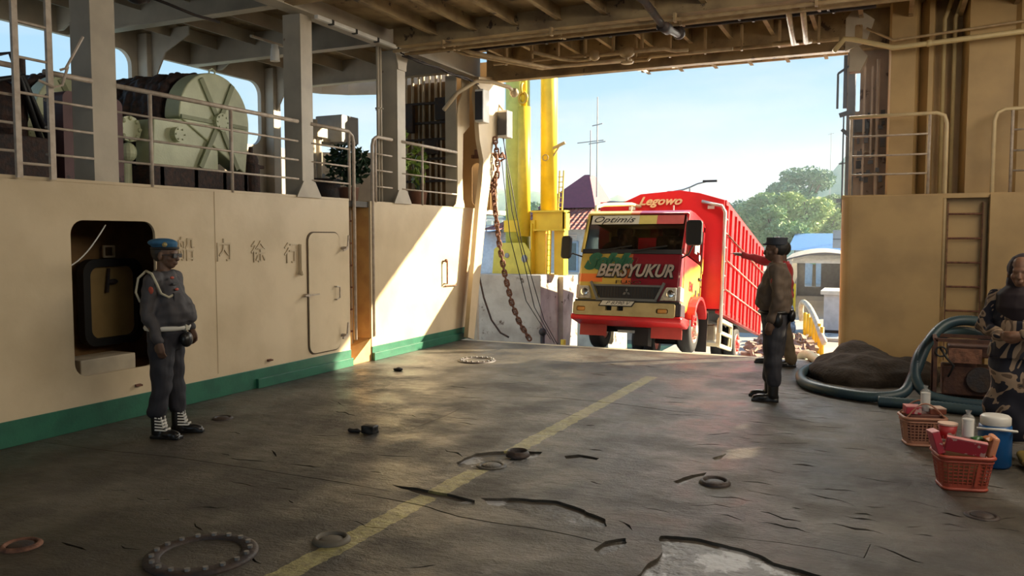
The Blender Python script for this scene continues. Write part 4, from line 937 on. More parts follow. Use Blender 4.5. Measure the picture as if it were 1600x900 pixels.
# chrome-cream bar from the cab roof up to the head board
b = B().tube([(-.86,-.55,2.30),(-.85,-.5,2.50),(-.78,-.3,2.58),(-.45,.3,2.72),(-.40,.7,2.76)], .035, 10); b.build('roof_bar', mat('bar_cream',(.66,.58,.36),.3), truck, True)
for x in (-.2,.55): B().cyl((x,-.5,2.38),(x,-.5,2.50),.012,seg=6).build('clearance_spike', white, truck)
for x in (-.55,.95): B().box(x-.06,x+.06,.68,.74,2.70,2.76).build('marker_lamp', white, truck)
# cargo body
bx0, bx1, s0, s1, zb, zt = -1.18, 1.18, .74, 5.9, .86, 2.84
hb = plate('headboard', [[(bx0,zb),(bx1,zb),(bx1,2.86),(.72,3.0),(.35,3.06),(-.4,3.0),(-.75,2.84),(-1.18,2.76)]], .05, Matrix.Translation((0,s0,0)) @ MY, red, truck, .01)
text('headboard_lettering', 'Legowo', .22, Matrix.Translation((-.02,s0-.05,2.86)) @ MY, mat('letter_cream',(.72,.50,.28),.4), truck, ext=.006, shear=.4, offs=.006, sx=1.15)
for s_ in (-1, 1):
    x = s_*1.16
    B().box(x-.02,x+.02,s0,s1,zb,zt).build('side_wall', redl, truck)
    n = 11
    for k in range(n):
        y = s0+.18+(s1-s0-.36)*k/(n-1); B().box(x+s_*.01,x+s_*.085,y-.13 if k % 2 else y-.07,y+.13 if k % 2 else y+.07,zb-.06,zt-.05).build('stake', red, truck, bevel=.008)
    B().box(x-.05,x+.06,s0,s1,zt-.06,zt+.03).build('top_beam', redl, truck)
    B().box(x-.05,x+.05,s0,s1,zb-.08,zb+.02).build('base_beam', redl, truck)
    for z in (2.22,1.75,1.22):
        B().cyl((x+s_*.11,s0+.02,z),(x+s_*.11,s1,z),.014,seg=8).build('tie_rail', mat('tie_rail_pale',(.60,.30,.25),.35) if z < 2 else rustm, truck, True)
B().box(bx0,bx1,s1-.04,s1,zb,zt).build('tailgate', redl, truck)
B().box(bx0,bx1,s0,s1,zb-.04,zb+.02).build('load_bed', black, truck)
blob('tarpaulin', B().box(-1.14,1.14,s0+.06,s1-.05,2.55,2.92).ell((.1,2.0,2.85),(.9,1.2,.14)), mat('tarp_blue_grey',(.10,.12,.17),.7), truck, .06, 3, .04, 3)
crm = mat('guard_cream', (.62,.55,.36), .4)
# step ladder and side guard
pts = [(.78,s0-.06,2.84),(1.16,s0-.10,2.74),(1.22,s0-.10,2.62),(1.24,s0-.10,.42)]
b = B().tube(pts, .032, 10)
for k in range(7): b.cyl((1.24,s0-.10,.95+.26*k),(1.24,s0+.08,.95+.26*k),.014,seg=6)
b.build('step_ladder', mat('ladder_chrome',(.62,.60,.56),.25,.6), truck, True)
g = B(); G = [(1.20,.72,.62+.04),(1.20,1.95,.66),(1.20,1.95,.20),(1.20,.72,.20)]
for i in range(4): g.bar(G[i], G[(i+1) % 4], .06, .07)
g.bar((1.20,.72,.44),(1.20,1.95,.44),.06)
g.bar((1.20,.9,.25),(1.20,.9,.6),.02).bar((1.20,1.75,.25),(1.20,1.9,.6),.03)
g.bar((.9,.62,.20),(1.22,.72,.20),.06).bar((1.0,.60,.2),(1.0,.60,.62),.03)
g.build('side_guard', crm, truck, bevel=.008)
g2 = B()
for i in range(4): P_ = [(-x, y, z) for x, y, z in G]; g2.bar(P_[i], P_[(i+1) % 4], .06, .07)
g2.build('side_guard', crm, truck)
B().box(.60,1.1,.95,1.55,.26,.60).build('fuel_tank', steelm, truck, bevel=.04)
B().box(.55,1.0,.58,.70,.25,.80).build('battery_box', mat('box_tan',(.25,.18,.12),.6), truck, bevel=.01)
B().cyl((.97,.56,.35),(.97,.56,.55),.045).build('side_reflector', mat('reflector_orange',(.75,.18,.03),.3), truck)

# ------------------------------------------------------------------ people
def head(b, M, female=False):
    e = lambda c, r: b.ell(M @ Vector(c), r, M.to_3x3())
    e((-.01,0,.115),(.098,.077,.098)); e((.022,0,.06),(.070,.062,.085)); e((.045,0,.005),(.036,.038,.034)); e((.075,0,.098),(.022,.052,.02))
    e((.097,0,.058),(.017,.014,.024)); e((.105,0,.045),(.012,.018,.011)); e((.088,0,.020),(.012,.026,.008)); e((.086,0,.008),(.012,.022,.009))
    for s_ in (-1, 1): e((-.002,s_*.083,.068),(.020,.010,.032)); e((.055,s_*.038,.055),(.03,.025,.025))
def hand(b, w, d, palmn, s=1.0, curl=.5, side=1):
    """wrist w, direction d (towards fingertips), palm normal palmn; thumb leaves on the side given"""
    w = Vector(w); d = Vector(d).normalized(); n = Vector(palmn); n = (n-d*n.dot(d)).normalized(); t = d.cross(n)*side
    b.limb([w, w+d*.05*s, w+d*.085*s], [.024*s,.027*s,.024*s]); b.limb([w+t*.018*s+d*.03*s, w+t*.030*s+d*.085*s], [.019*s,.0125*s]); b.limb([w-t*.018*s+d*.03*s, w-t*.028*s+d*.08*s], [.018*s,.0125*s])
    for k, (o, L) in enumerate(((.030,.068),(.010,.076),(-.010,.071),(-.029,.056))):
        p = w+d*.088*s+t*o*s; L *= s; d1 = (d+n*curl*.5).normalized(); d2 = (d+n*curl*1.3).normalized(); d3 = (d*.5+n*curl*1.8).normalized()
        p1 = p+d1*L*.42; p2 = p1+d2*L*.33; p3 = p2+d3*L*.25; b.limb([p, p1, p2, p3], [.0098*s,.0092*s,.0085*s,.0072*s], 10)
    p = w+d*.025*s+t*.022*s; b.limb([p, p+(d*.7+t*.75+n*.3).normalized()*.035*s, p+(d*.7+t*.75+n*.3).normalized()*.035*s+(d+t*.25+n*.35).normalized()*.032*s, p+(d*.7+t*.75+n*.3).normalized()*.035*s+(d+n*.5).normalized()*.055*s], [.014*s,.012*s,.0105*s,.008*s], 10)
def person(name, loc, rz, label, J, skinm, shirtm, trom, shoem, belly=.0, gender=0, vox=.008, group=None, sleeve=1.0, boots=False, hands=True, tr=0.0):
    """J: joints in a local frame, front +x, left +y, feet on z=0"""
    r = empty(name, loc, rz); tag(r, label, 'person', group)
    V = lambda k: Vector(J[k]); b = B(); hip = V('hip'); ch = V('chest'); nk = V('neck'); hd = V('head')
    HM = Matrix.Translation(hd) @ Matrix.Rotation(J.get('turn', 0), 4, 'Z') @ Matrix.Rotation(J.get('nod', 0), 4, 'Y') @ Matrix.Scale(1.08, 4)
    head(b, HM); b.limb([nk-Vector((.02,0,.06)), nk, hd+Vector((-.02,0,.02))], [.070,.058,.055])
    b.loft([(hip+Vector((0,0,-.10)),.10,.13),(hip,.125,.155),(hip.lerp(ch,.4)+Vector((belly*.6,0,0)),.12+belly*.7,.145),(hip.lerp(ch,.75),.125,.155),(ch+Vector((0,0,.04)),.12,.165),(ch+Vector((0,0,.13)),.08,.13)])
    for s_, k in ((1,'l'),(-1,'r')):
        sh, el, wr = V('sh'+k), V('el'+k), V('wr'+k)
        b.limb([ch+Vector((0,s_*.05,.08)), sh, el, wr], [.08,.055,.042,.027])
        if hands: hand(b, wr, V('hd'+k), V('pn'+k), curl=J.get('curl'+k, .5), side=J.get('ts'+k, 1))
        kn, an = V('kn'+k), V('an'+k); hj = hip+Vector((0,s_*.085,-.05))
        b.limb([hj, kn, an], [.088,.058,.042]); b.limb([an+Vector((0,0,-.04)), (an+Vector((0,0,-.04))).lerp(V('to'+k),.55)], [.034,.026])
    blob('body', b, skinm, r, vox, 3)
    # shirt
    b = B(); bl = belly
    b.loft([(hip+Vector((-.005,0,.01)),.135+bl*.35,.165+bl*.25),(hip+Vector((bl*.40,0,.09)),.145+bl*.62,.176+bl*.35),(hip.lerp(ch,.45)+Vector((bl*.52,0,0)),.146+bl*.66,.178+bl*.4),(hip.lerp(ch,.62)+Vector((bl*.42,0,0)),.146+bl*.55,.178+bl*.3),(hip.lerp(ch,.80)+Vector((bl*.2,0,0)),.146+bl*.25,.184),(ch+Vector((.0,0,.03)),.140,.188),(ch+Vector((-.01,0,.10)),.110,.168),(ch+Vector((-.01,0,.155)),.080,.085)])
    b.tube([nk+Vector((-.015,0,-.06)), nk+Vector((-.014,0,-.015))], [.080,.068], 20)
    for s_, k in ((1,'l'),(-1,'r')):
        sh, el, wr = V('sh'+k), V('el'+k), V('wr'+k)
        if sleeve >= 1: b.limb([ch+Vector((-.01,s_*.08,.06)), sh, el, el.lerp(wr,.93)], [.088,.073,.058,.044])
        else: b.limb([ch+Vector((-.01,s_*.08,.06)), sh, sh.lerp(el,.75)], [.088,.074,.066])
    for s_ in (-1, 1):
        b.bar(nk+Vector((-.05,s_*.066,-.02)), nk+Vector((.075,s_*.030,-.055)), .012, .042); b.bar(ch+Vector((-.02,s_*.09,.135)), ch+Vector((-.02,s_*.165,.105)), .045, .012)
    shirt = blob('shirt', b, shirtm, r, vox*1.1, 2, .020, 13)
    # trousers
    if trom:
        b = B(); b.loft([(hip+Vector((0,0,-.16)),.11,.155),(hip+Vector((0,0,-.08)),.145,.175),(hip+Vector((bl*.1,0,.0)),.146+bl*.2,.172+bl*.1),(hip+Vector((bl*.1,0,.035)),.142+bl*.2,.170+bl*.1)])
        for s_, k in ((1,'l'),(-1,'r')):
            kn, an = V('kn'+k), V('an'+k); hj = hip+Vector((0,s_*.085,-.07))
            top = an+Vector((0,0,.15)) if boots else an+Vector((0,0,.0))
            b.limb([hj, hj.lerp(kn,.5), kn, top], [.112+tr,.100+tr,.084+tr,.078+tr*.8])
        blob('trousers', b, trom, r, vox*1.1, 3, .016, 11)
    for s_, k in ((1,'l'),(-1,'r')):
        an, to = V('an'+k), V('to'+k); f = Vector((to.x-an.x, to.y-an.y, 0)).normalized(); l_ = Vector((-f.y, f.x, 0))
        b = B(); base = Vector((an.x, an.y, 0)); FMx = Matrix((f, l_, Vector((0,0,1)))).transposed()
        b.ell(base+f*.01+Vector((0,0,.05)), (.075,.045,.05), FMx); b.ell(base+f*.11+Vector((0,0,.04)), (.095,.050,.040), FMx); b.ell(base+f*.16+Vector((0,0,.035)), (.055,.045,.034), FMx)
        b.limb([base+Vector((0,0,.07)), Vector((an.x,an.y,.13 if not boots else .24))], [.056,.060 if boots else .050])
        sole = base+f*.07; sm = Matrix.Translation(sole) @ FMx.to_4x4(); b.box(-.13,.15,-.043,.043,0,.028,sm)
        sh_ = blob('shoe', b, shoem, r, .007, 2)
        if boots == 2:
            c = B()
            for q in range(7):
                z = .075+.026*q; rr_ = .054 if q > 0 else .05; cx = base+f*(.075-.0055*q*1.2+(.02 if q == 0 else 0))
                c.bar(cx-l_*.030+Vector((0,0,z)), cx+l_*.030+Vector((0,0,z+.012)), .012); c.bar(cx+l_*.030+Vector((0,0,z)), cx-l_*.030+Vector((0,0,z+.012)), .012)
                for e_ in (-1,1): c.bar(cx+l_*e_*.030+Vector((0,0,z)), base+l_*e_*.057+f*.01+Vector((0,0,z+.01)), .010)
            c.build('laces', white, sh_)
    return r, HM
def stand(h=1.68, **k):
    s = h/1.70; J = dict(hip=(0,0,.93*s), chest=(0,0,1.30*s), neck=(-.005,0,1.46*s), head=(.015,0,1.505*s),
        shl=(-.01,.185,1.385*s), ell=(-.05,.235,1.10*s), wrl=(.0,.235,.86*s), hdl=(.15,-.02,-1), pnl=(0,-1,0), tsl=1,
        shr=(-.01,-.185,1.385*s), elr=(-.05,-.235,1.10*s), wrr=(.0,-.235,.86*s), hdr=(.15,.02,-1), pnr=(0,1,0), tsr=-1,
        knl=(.01,.10,.50*s), anl=(-.02,.11,.09), tol=(.15,.13,.04), knr=(.01,-.10,.50*s), anr=(-.02,-.11,.09), tor=(.15,-.13,.04))
    J.update(k); return J
shirt_g = mat('uniform_grey', (.060,.056,.062), .75, c2=(.045,.042,.047), scale=6)
navy = mat('trouser_navy', (.018,.018,.026), .8, c2=(.03,.03,.038), scale=5)
bootm = mat('boot_black', (.012,.011,.011), .35)
# guard by the hatch
g1, HM = person('person', (-5.72, 5.15, 0), R(18), 'person in blue beret, grey uniform and white laced boots standing by the port wall', stand(1.70,
    anl=(.03,.11,.09), tol=(.20,.15,.04), anr=(-.04,-.10,.09), tor=(.14,-.12,.04), elr=(-.04,-.235,1.10), wrr=(.06,-.22,.86), ell=(-.03,.24,1.10), wrl=(.14,.17,.93), hdl=(.5,-.3,-1)), skind, shirt_g, navy, bootm, belly=.10, boots=2, vox=.007)
be = mat('beret_blue', (.03,.13,.26), .8, c2=(.025,.10,.20), scale=12)
b = B(); e = lambda c, r_: b.ell(HM @ Vector(c), r_, HM.to_3x3())
e((-.01,0,.172),(.108,.094,.044)); e((-.025,-.015,.180),(.108,.098,.036)); e((-.008,0,.15),(.102,.086,.030)); blob('beret', b, be, g1, .008, 3)
B().tube([HM @ Vector((.104*math.cos(R(a))-.005, .086*math.sin(R(a)), .135)) for a in range(0,360,15)], .012, 6, closed=True).build('beret_band', black, g1, True)
b = B(); e((.045,-.090,.165),(.022,.006,.020)); e((.045,-.094,.165),(.010,.006,.012)); b.build('cap_badge', mat('badge_gold',(.45,.36,.16),.4,.5), g1)
b = B(); b.ell(HM @ Vector((-.026,0,.113)), (.096,.080,.100), HM.to_3x3()); blob('hair', b, black, g1, .008, 2)
b = B()
for s_ in (-1,1): b.box(.098,.106,s_*.036-.026,s_*.036+.026,.060,.092,HM); b.bar(HM @ Vector((.10,s_*.064,.085)), HM @ Vector((-.01,s_*.082,.082)), .006)
b.box(.10,.108,-.012,.012,.078,.088,HM); b.build('sunglasses', black, g1)
b = B(); b.tube([(.162*math.cos(R(a))+.015, .188*math.sin(R(a)), .965) for a in range(0,360,12)], .026, 8, closed=True); wb = b.build('belt', mat('belt_white',(.62,.60,.54),.6), g1, True)
B().box(.175,.205,-.035,.035,.935,.995).build('buckle', mat('buckle_silver',(.5,.5,.42),.3,.7), wb, bevel=.006)
P = [(-.05,-.20,1.46),(.02,-.235,1.44),(.06,-.235,1.36),(.08,-.20,1.27),(.12,-.15,1.235),(.148,-.10,1.26)]
P2 = [(-.05,-.20,1.46),(-.11,-.22,1.40),(-.12,-.245,1.28),(-.08,-.25,1.20)]
tag_cord = B().tube(P, .011, 8).tube(P2, .010, 8).build('shoulder_cord', mat('cord_pale',(.50,.46,.34),.8), g1, True)
for c_, r_ in (((.02,-.255,1.30),(.025,.010,.032)), ((.135,-.115,1.40),(.012,.026,.013)), ((.160,-.09,1.30),(.012,.026,.013))):
    B().ell(c_, r_).build('uniform_patch', mat('patch_red',(.40,.07,.04),.6), g1, True)
b = B(); b.box(.135,.155,-.135,-.045,1.34,1.355); b.build('name_tape', black, g1)
b = B(); b.box(-.02,.01,-.03,.03,0,.10); b.build('chest_pocket', shirt_g, g1, bevel=.006).matrix_local = Matrix.Translation((.165,-.10,1.17)) @ Matrix.Rotation(R(-28),4,'Z')
blob('pouch', B().ell((.20,-.02,.86),(.05,.07,.07)), bootm, g1, .01, 1)
# officer by the opening
shirt_b = mat('uniform_brown', (.12,.085,.06), .8, c2=(.085,.06,.045), scale=5)
g2, HM = person('person', (-1.07, 9.02, 0), R(180), 'person in dark cap, brown-grey uniform shirt and black boots, nearest the bow opening', stand(1.72,
    wrl=(.03,.21,.86), anl=(.0,.10,.09), tol=(.20,.12,.04), anr=(.06,-.12,.09), tor=(.26,-.14,.04), turn=R(8), shl=(-.01,.20,1.40), shr=(-.01,-.20,1.40)), skind, shirt_b, navy, bootm, belly=.06, boots=1, vox=.008, tr=.012)
b = B(); e((-.01,0,.150),(.106,.088,.03)); b.tube([HM @ Vector((-.012,0,.13)), HM @ Vector((-.012,0,.205))], [.105,.110], 24); e((.085,0,.137),(.045,.055,.010)); blob('cap', b, mat('cap_dark',(.03,.035,.05),.8), g2, .008, 2)
b = B(); b.ell(HM @ Vector((-.026,0,.113)), (.096,.080,.100), HM.to_3x3()); blob('hair', b, black, g2, .008, 2)
B().tube([(.155*math.cos(R(a))+.012, .185*math.sin(R(a)), .955) for a in range(0,360,12)], .020, 8, closed=True).build('belt', bootm, g2, True)
B().ell((.0,.262,1.29),(.028,.010,.035)).build('uniform_patch', mat('patch_red2',(.35,.05,.04),.6), g2, True)
blob('holster', B().ell((-.05,.20,.88),(.05,.04,.08)).ell((-.17,.05,.92),(.04,.07,.07)), bootm, g2, .01, 1)
# pointing man behind him
shirt_r = mat('shirt_red', (.42,.03,.035), .8, c2=(.3,.025,.03), scale=6)
g3, HM = person('person', (-1.30, 11.55, 0), R(188), 'person in dark red long sleeves pointing at the truck, behind the dark cap wearer', stand(1.66,
    elr=(.25,-.19,1.42), wrr=(.53,-.16,1.50), hdr=(1,0,.18), pnr=(0,0,-1), curlr=.15, anl=(-.14,.12,.09), tol=(.03,.14,.04), anr=(.12,-.11,.09), tor=(.29,-.12,.04), knl=(-.05,.11,.49), knr=(.06,-.10,.49)), skind, shirt_r, mat('trouser_khaki',(.12,.085,.05),.8), bootm, belly=.04, vox=.009)
b = B(); b.ell(HM @ Vector((-.024,0,.118)), (.098,.082,.102), HM.to_3x3()); blob('hair', b, black, g3, .01, 2)
# driver behind the windscreen
dv = empty('person', (0,0,0)); tag(dv, 'person in a pale shirt sitting at the wheel, seen dimly behind the truck windscreen', 'person')
dv.location = truck.matrix_world @ Vector((-.42,-.18,0)); dv.rotation_euler = (R(-10.7), 0, 0)
HMd = Matrix.Translation((0,0,1.86)) @ Matrix.Rotation(R(-90),4,'Z'); b = B(); head(b, HMd)
b.limb([(0,0,1.80),(0,-.01,1.90)],[.06,.055]); b.loft([((0,.0,1.30),.17,.13),((0,0,1.5),.19,.13),((0,0,1.70),.19,.11),((0,0,1.79),.10,.08)])
for s_ in (-1,1): b.limb([(s_*.18,0,1.70),(s_*.24,-.15,1.48),(s_*.14,-.36,1.62)],[.06,.045,.032]); hand(b, (s_*.14,-.36,1.62), (-s_*.3,-.6,.5), (-s_,0,-.3), curl=.8, side=s_)
blob('body', b, skin, dv, .010, 3)
b = B(); b.loft([((0,0,1.28),.19,.15),((0,0,1.5),.21,.15),((0,0,1.70),.21,.13),((0,0,1.79),.12,.10)])
for s_ in (-1,1): b.limb([(s_*.18,0,1.70),(s_*.24,-.13,1.50)],[.075,.06])
blob('shirt', b, mat('driver_shirt',(.35,.30,.25),.8), dv, .012, 3)
b = B(); b.ell(HMd @ Vector((-.024,0,.118)), (.098,.082,.102), HMd.to_3x3()); blob('hair', b, black, dv, .01, 2)

# woman at the right edge
def camo():
    m = bpy.data.materials.new('patterned_cloth'); m.use_nodes = True; t = m.node_tree; b = t.nodes['Principled BSDF']; b.inputs['Roughness'].default_value = .85
    co = N(t, 'ShaderNodeTexCoord'); n = N(t, 'ShaderNodeTexNoise'); n.inputs['Scale'].default_value = 3.6; n.inputs['Detail'].default_value = 2; n.inputs['Distortion'].default_value = 1.6
    r = N(t, 'ShaderNodeValToRGB'); r.color_ramp.interpolation = 'CONSTANT'; e = r.color_ramp.elements; e[0].position = 0; e[0].color = (.012,.012,.022,1); e[1].position = .50; e[1].color = (.30,.21,.14,1)
    q = e.new(.57); q.color = (.11,.07,.045,1); q = e.new(.64); q.color = (.02,.02,.03,1)
    t.links.new(co.outputs['Object'], n.inputs[0]); t.links.new(n.outputs[0], r.inputs[0]); t.links.new(r.outputs[0], b.inputs['Base Color']); return m
cm = camo()
w1, HM = person('person', (.96, 7.45, 0), R(250), 'person in dark headscarf and patterned blouse and skirt, hands clasped, at right edge', stand(1.56,
    elr=(.02,-.25,1.03), wrr=(.22,-.08,.99), hdr=(.35,1,.0), pnr=(-1,.2,0), curlr=.7, ell=(.02,.25,1.03), wrl=(.24,.08,1.0), hdl=(.35,-1,-.1), pnl=(-1,-.2,0), curll=.7, turn=R(5),
    shl=(-.01,.165,1.27), shr=(-.01,-.165,1.27)), skin, cm, None, mat('sandal_dark',(.02,.018,.02),.6), vox=.008)
b = B(); b.loft([((0,0,.16),.18,.23),((.0,0,.5),.165,.215),((0,0,.80),.155,.20),((0,0,.97),.135,.165),((0,0,1.02),.12,.15)]); blob('skirt', b, cm, w1, .012, 3, .035, 7)
b = B(); b.loft([((0,0,.80),.175,.215),((0,0,.95),.16,.20),((0,0,1.1),.15,.185)]); blob('blouse_hem', b, cm, w1, .012, 2, .02, 8)
b = B(); e((-.03,0,.105),(.112,.098,.118)); e((-.045,0,.02),(.10,.105,.12)); b.loft([((.035,0,1.08),.10,.12),((.03,0,1.2),.145,.17),((.0,0,1.30),.14,.175),((-.01,0,1.37),.09,.10)])
e((.0,0,-.075),(.105,.09,.07))
hj = blob('headscarf', b, mat('scarf_dark',(.018,.010,.014),.85), w1, .008, 3, .006, 14)
# tiny man far away on the quay
tm, HM = person('person', (-3.55, 33.0, -1.4), R(250), 'tiny person in dark clothes standing far off in front of the covered walkway', stand(1.68), skind, navy, navy, bootm, vox=.02, hands=True)

# ------------------------------------------------------------------ hose, heap, pump
def spline(P, n=10):
    P = [Vector(p) for p in P]; o = []
    for i in range(len(P)-1):
        a, b_, c, d = P[max(i-1,0)], P[i], P[i+1], P[min(i+2,len(P)-1)]
        for k in range(n):
            t = k/n; o.append(.5*((2*b_)+(c-a)*t+(2*a-5*b_+4*c-d)*t*t+(3*b_-a-3*c+d)*t**3))
    o.append(P[-1]); return o
hosem = mat('hose_blue_grey', (.022,.050,.070), .45, c2=(.035,.065,.07), scale=5)
def hose(name, P, r, m, label, ribs=True, group=None):
    Q = spline(P, 26 if ribs else 10); rad = [r*(1.06 if i % 2 else .96) for i in range(len(Q))] if ribs else r
    return tag(B().tube(Q, rad, 14).build(name, m, None, True), label, 'hose', group)
hose('suction_hose', [(-.80,11.35,.06),(-.90,10.9,.06),(-.93,10.4,.06),(-.82,9.85,.06),(-.5,9.48,.06),(-.1,9.32,.06),(.18,9.45,.10),(.30,9.65,.30),(.42,9.85,.60),(.62,10.05,.80),(.90,10.10,.83),(1.25,10.0,.70),(1.55,9.8,.35),(1.7,9.6,.07)], .055, hosem, 'thick blue ribbed hose sweeping round the dark heap and arching over the pump')
hose('suction_hose', [(2.4,8.9,.06),(1.6,9.15,.06),(1.0,9.30,.06),(.62,9.36,.07),(.40,9.42,.12),(.30,9.58,.26),(.34,9.80,.48),(.52,10.0,.66),(.85,10.22,.70),(1.3,10.3,.5),(1.6,10.3,.2),(1.9,10.3,.07)], .052, hosem, 'second blue hose running behind the baskets and looping up left of the pump')
hose('suction_hose', [(-.05,9.13,.055),(.4,9.10,.055),(.9,9.02,.055),(1.5,8.95,.055),(2.2,8.75,.055)], .052, hosem, 'blue hose lying straight on the deck in front of the pump')
wh_ = mat('hose_pale', (.50,.47,.33), .6, c2=(.40,.38,.26))
hose('delivery_hose', [(-.76,11.15,.06),(-.78,11.5,.06),(-.90,12.0,.06),(-1.05,12.6,.03),(-1.15,13.1,-.1),(-1.0,14.5,-.30),(-.9,16.0,-.55)], .065, wh_, 'pale hose leaving the deck over the edge beside the ochre wall', False)
# dark heap
b = B(); b.ell((-.22,10.95,.02),(.68,.75,.30)); b.ell((-.30,11.35,.10),(.40,.55,.28)); b.ell((.18,10.9,.05),(.45,.55,.22))
tag(blob('dark_heap', b, mat('heap_dark',(.022,.015,.010),.95,c2=(.035,.024,.016),scale=12,bump=.6,bscale=30), None, .02, 1, .06, 4), 'low heap of dark wet netting on the deck inside the bend of the blue hose', 'heap', kind='stuff')
pu = empty('pump_unit', (.80, 9.72, 0)); tag(pu, 'rusty framed pump engine standing under the arching hose', 'pump')
rd = mat('pump_rust', (.085,.035,.02), .7, c2=(.05,.02,.015), scale=9, bump=.3)
f = B()
for x in (-.32,.40):
    for y in (-.22,.22): f.bar((x,y,0),(x,y,.68),.035)
for z in (.03,.68):
    for y in (-.22,.22): f.bar((-.32,y,z),(.40,y,z),.035)
    for x in (-.32,.40): f.bar((x,-.22,z),(x,.22,z),.035)
f.build('frame', rd, pu)
B().box(-.25,.2,-.16,.16,.10,.40).cyl((-.05,-.15,.45),(-.05,.15,.45),.12).box(-.2,.25,-.14,.14,.50,.62).build('engine_block', rd, pu, bevel=.015)
B().cyl((.10,-.2,.28),(.10,-.17,.28),.13,seg=24).build('flywheel', darkm, pu)
B().lathe([(.04,0),(.15,.03),(.15,.12),(.04,.15)], (.27,0,.12), 20).cyl((.27,0,.2),(.27,0,.45),.05).build('pump_casing', darkm, pu, True)
B().tube([(-.28,-.23,.6),(-.22,-.26,.5),(-.15,-.25,.42),(-.2,-.24,.3)], .012, 6).tube([(-.27+.05*math.cos(R(a)),-.245,.56+.05*math.sin(R(a))) for a in range(0,360,20)], .010, 6, closed=True).build('cable', black, pu, True)
B().box(-.20,.10,-.235,-.225,.45,.60).build('cover_panel', rustm, pu)

# ------------------------------------------------------------------ baskets and their contents
def basket(loc, rz, w, d, h, m, label, handle=False):
    r = empty('basket', loc, rz); tag(r, label, 'basket', 'plastic baskets on the deck')
    def ringp(f, z, n=7):
        ww, dd = w/2*(.80+.20*f), d/2*(.80+.20*f); return [(x, y, z) for x, y in rr(-ww,-dd,ww,dd,.05,n)]
    b = B(); n = len(ringp(0,0))
    for f, z, t_ in ((0,.012,.012),(1,h-.012,.014),(.82,h*.83,.008)): b.tube(ringp(f, z), t_, 6, closed=True)
    b.build('rim', m, r, True)
    def band(b, z0, z1, tk=.006):
        f0, f1 = z0/h, z1/h; A = ringp(f0, z0); C = ringp(f1, z1); k = len(A)
        b.poly(A+C, [(i, (i+1) % k, k+(i+1) % k, k+i) for i in range(k)])
    b = B(); band(b, 0, .05); band(b, h*.80, h)
    rows = 6
    for q in range(rows): z = .05+(h*.80-.05)*(q+.5)/rows; band(b, z-.0035, z+.0035)
    P0 = []
    for q in range(32):
        u = q/32
        def pt(f, z):
            ww, dd = w/2*(.80+.20*f), d/2*(.80+.20*f); per = 2*(ww+dd)*2; s_ = u*per
            L = rr(-ww,-dd,ww,dd,.05,7); Q = [Vector(p) for p in L]; tot = sum((Q[(i+1) % len(Q)]-Q[i]).length for i in range(len(Q))); s_ = u*tot
            for i in range(len(Q)):
                l_ = (Q[(i+1) % len(Q)]-Q[i]).length
                if s_ <= l_: p = Q[i].lerp(Q[(i+1) % len(Q)], s_/max(l_,1e-6)); return Vector((p.x,p.y,z))
                s_ -= l_
            return Vector((Q[0].x,Q[0].y,z))
        b.bar(pt(.15,.04), pt(.80,h*.81), .008 if q % 8 else .045, .004, up=(Vector((pt(.5,0).x, pt(.5,0).y, 0))).normalized())
    o = b.build('wall', m, r); x = o.modifiers.new('s','SOLIDIFY'); x.thickness = .004
    bb = B(); bb.prism(rr(-w*.40,-d*.40,w*.40,d*.40,.05), 'z', .004, .012); bb.build('bottom', m, r)
    if handle:
        for s_ in (-1, 1): B().tube([(-w/2+.02+(w-.04)*i/14, s_*(d/2-.02-.03*math.sin(math.pi*i/14)), h+.11*math.sin(math.pi*i/14)) for i in range(15)], .007, 6).build('handle', m, r, True)
    return r
pink = mat('basket_coral', (.45,.085,.05), .45, c2=(.40,.075,.045)); peach = mat('basket_peach', (.46,.21,.13), .45, c2=(.40,.18,.11))
A1 = Vector((.51, 6.40, 0)); A2 = Vector((.30, 7.60, 0)); a1 = R(12); a2 = R(14)
basket(A1, a1, .35, .27, .25, pink, 'coral pink plastic basket of snacks, nearest the camera at the right')
basket(A2, a2, .33, .25, .25, peach, 'peach plastic basket with raised handles, behind the coral one', True)
def put(A, a, x, y, z): c, s_ = math.cos(a), math.sin(a); return (A.x+x*c-y*s_, A.y+x*s_+y*c, z)
def tub(loc, r, h, cm_, lid, label):
    o = empty('snack_tub', loc); tag(o, label, 'tub', 'cup noodle tubs in the baskets')
    B().lathe([(r*.8,0),(r,h-.012),(0,h-.012)], seg=28).build('cup', cm_, o, True); B().lathe([(0,0),(r*1.05,0),(r*1.05,.012),(0,.013)], (0,0,h-.012), 28).build('lid', lid, o)
redw = mat('tub_red', (.45,.04,.04), .5, c2=(.60,.50,.42), scale=9, lo=.55, hi=.58); lidm = mat('lid_pale', (.66,.46,.36), .5)
def cups(loc, label):
    o = empty('cup_stack', loc); tag(o, label, 'cups', 'stacks of white cups')
    pr = []
    for k in range(12): pr += [(.033, .010*k), (.037, .010*k+.008)]
    B().lathe([(.028,0)]+[(r_, z+.03) for r_, z in pr]+[(.036,.155),(0,.155)], seg=24).build('cup', white, o, True)
    bb = B(); bb.lathe([(.040,.0),(.041,.12),(.042,.16),(.030,.178),(.012,.19),(.02,.215)], seg=14, cap=False); q = bb.build('wrap', mat('clear_wrap',(.8,.78,.75),.15,alpha=.25), o, True)
def box_item(name, M_, sx, sy, sz, m, label, cat, bev=.006, group=None, lid=None):
    o = empty(name, M_[0]); o.rotation_euler = M_[1]; tag(o, label, cat, group)
    B().box(-sx/2,sx/2,-sy/2,sy/2,0,sz).build('body', m, o, bevel=bev)
    if lid: B().box(-sx/2,sx/2,-sy/2,sy/2,sz,sz+.006).build('top_face', lid, o)
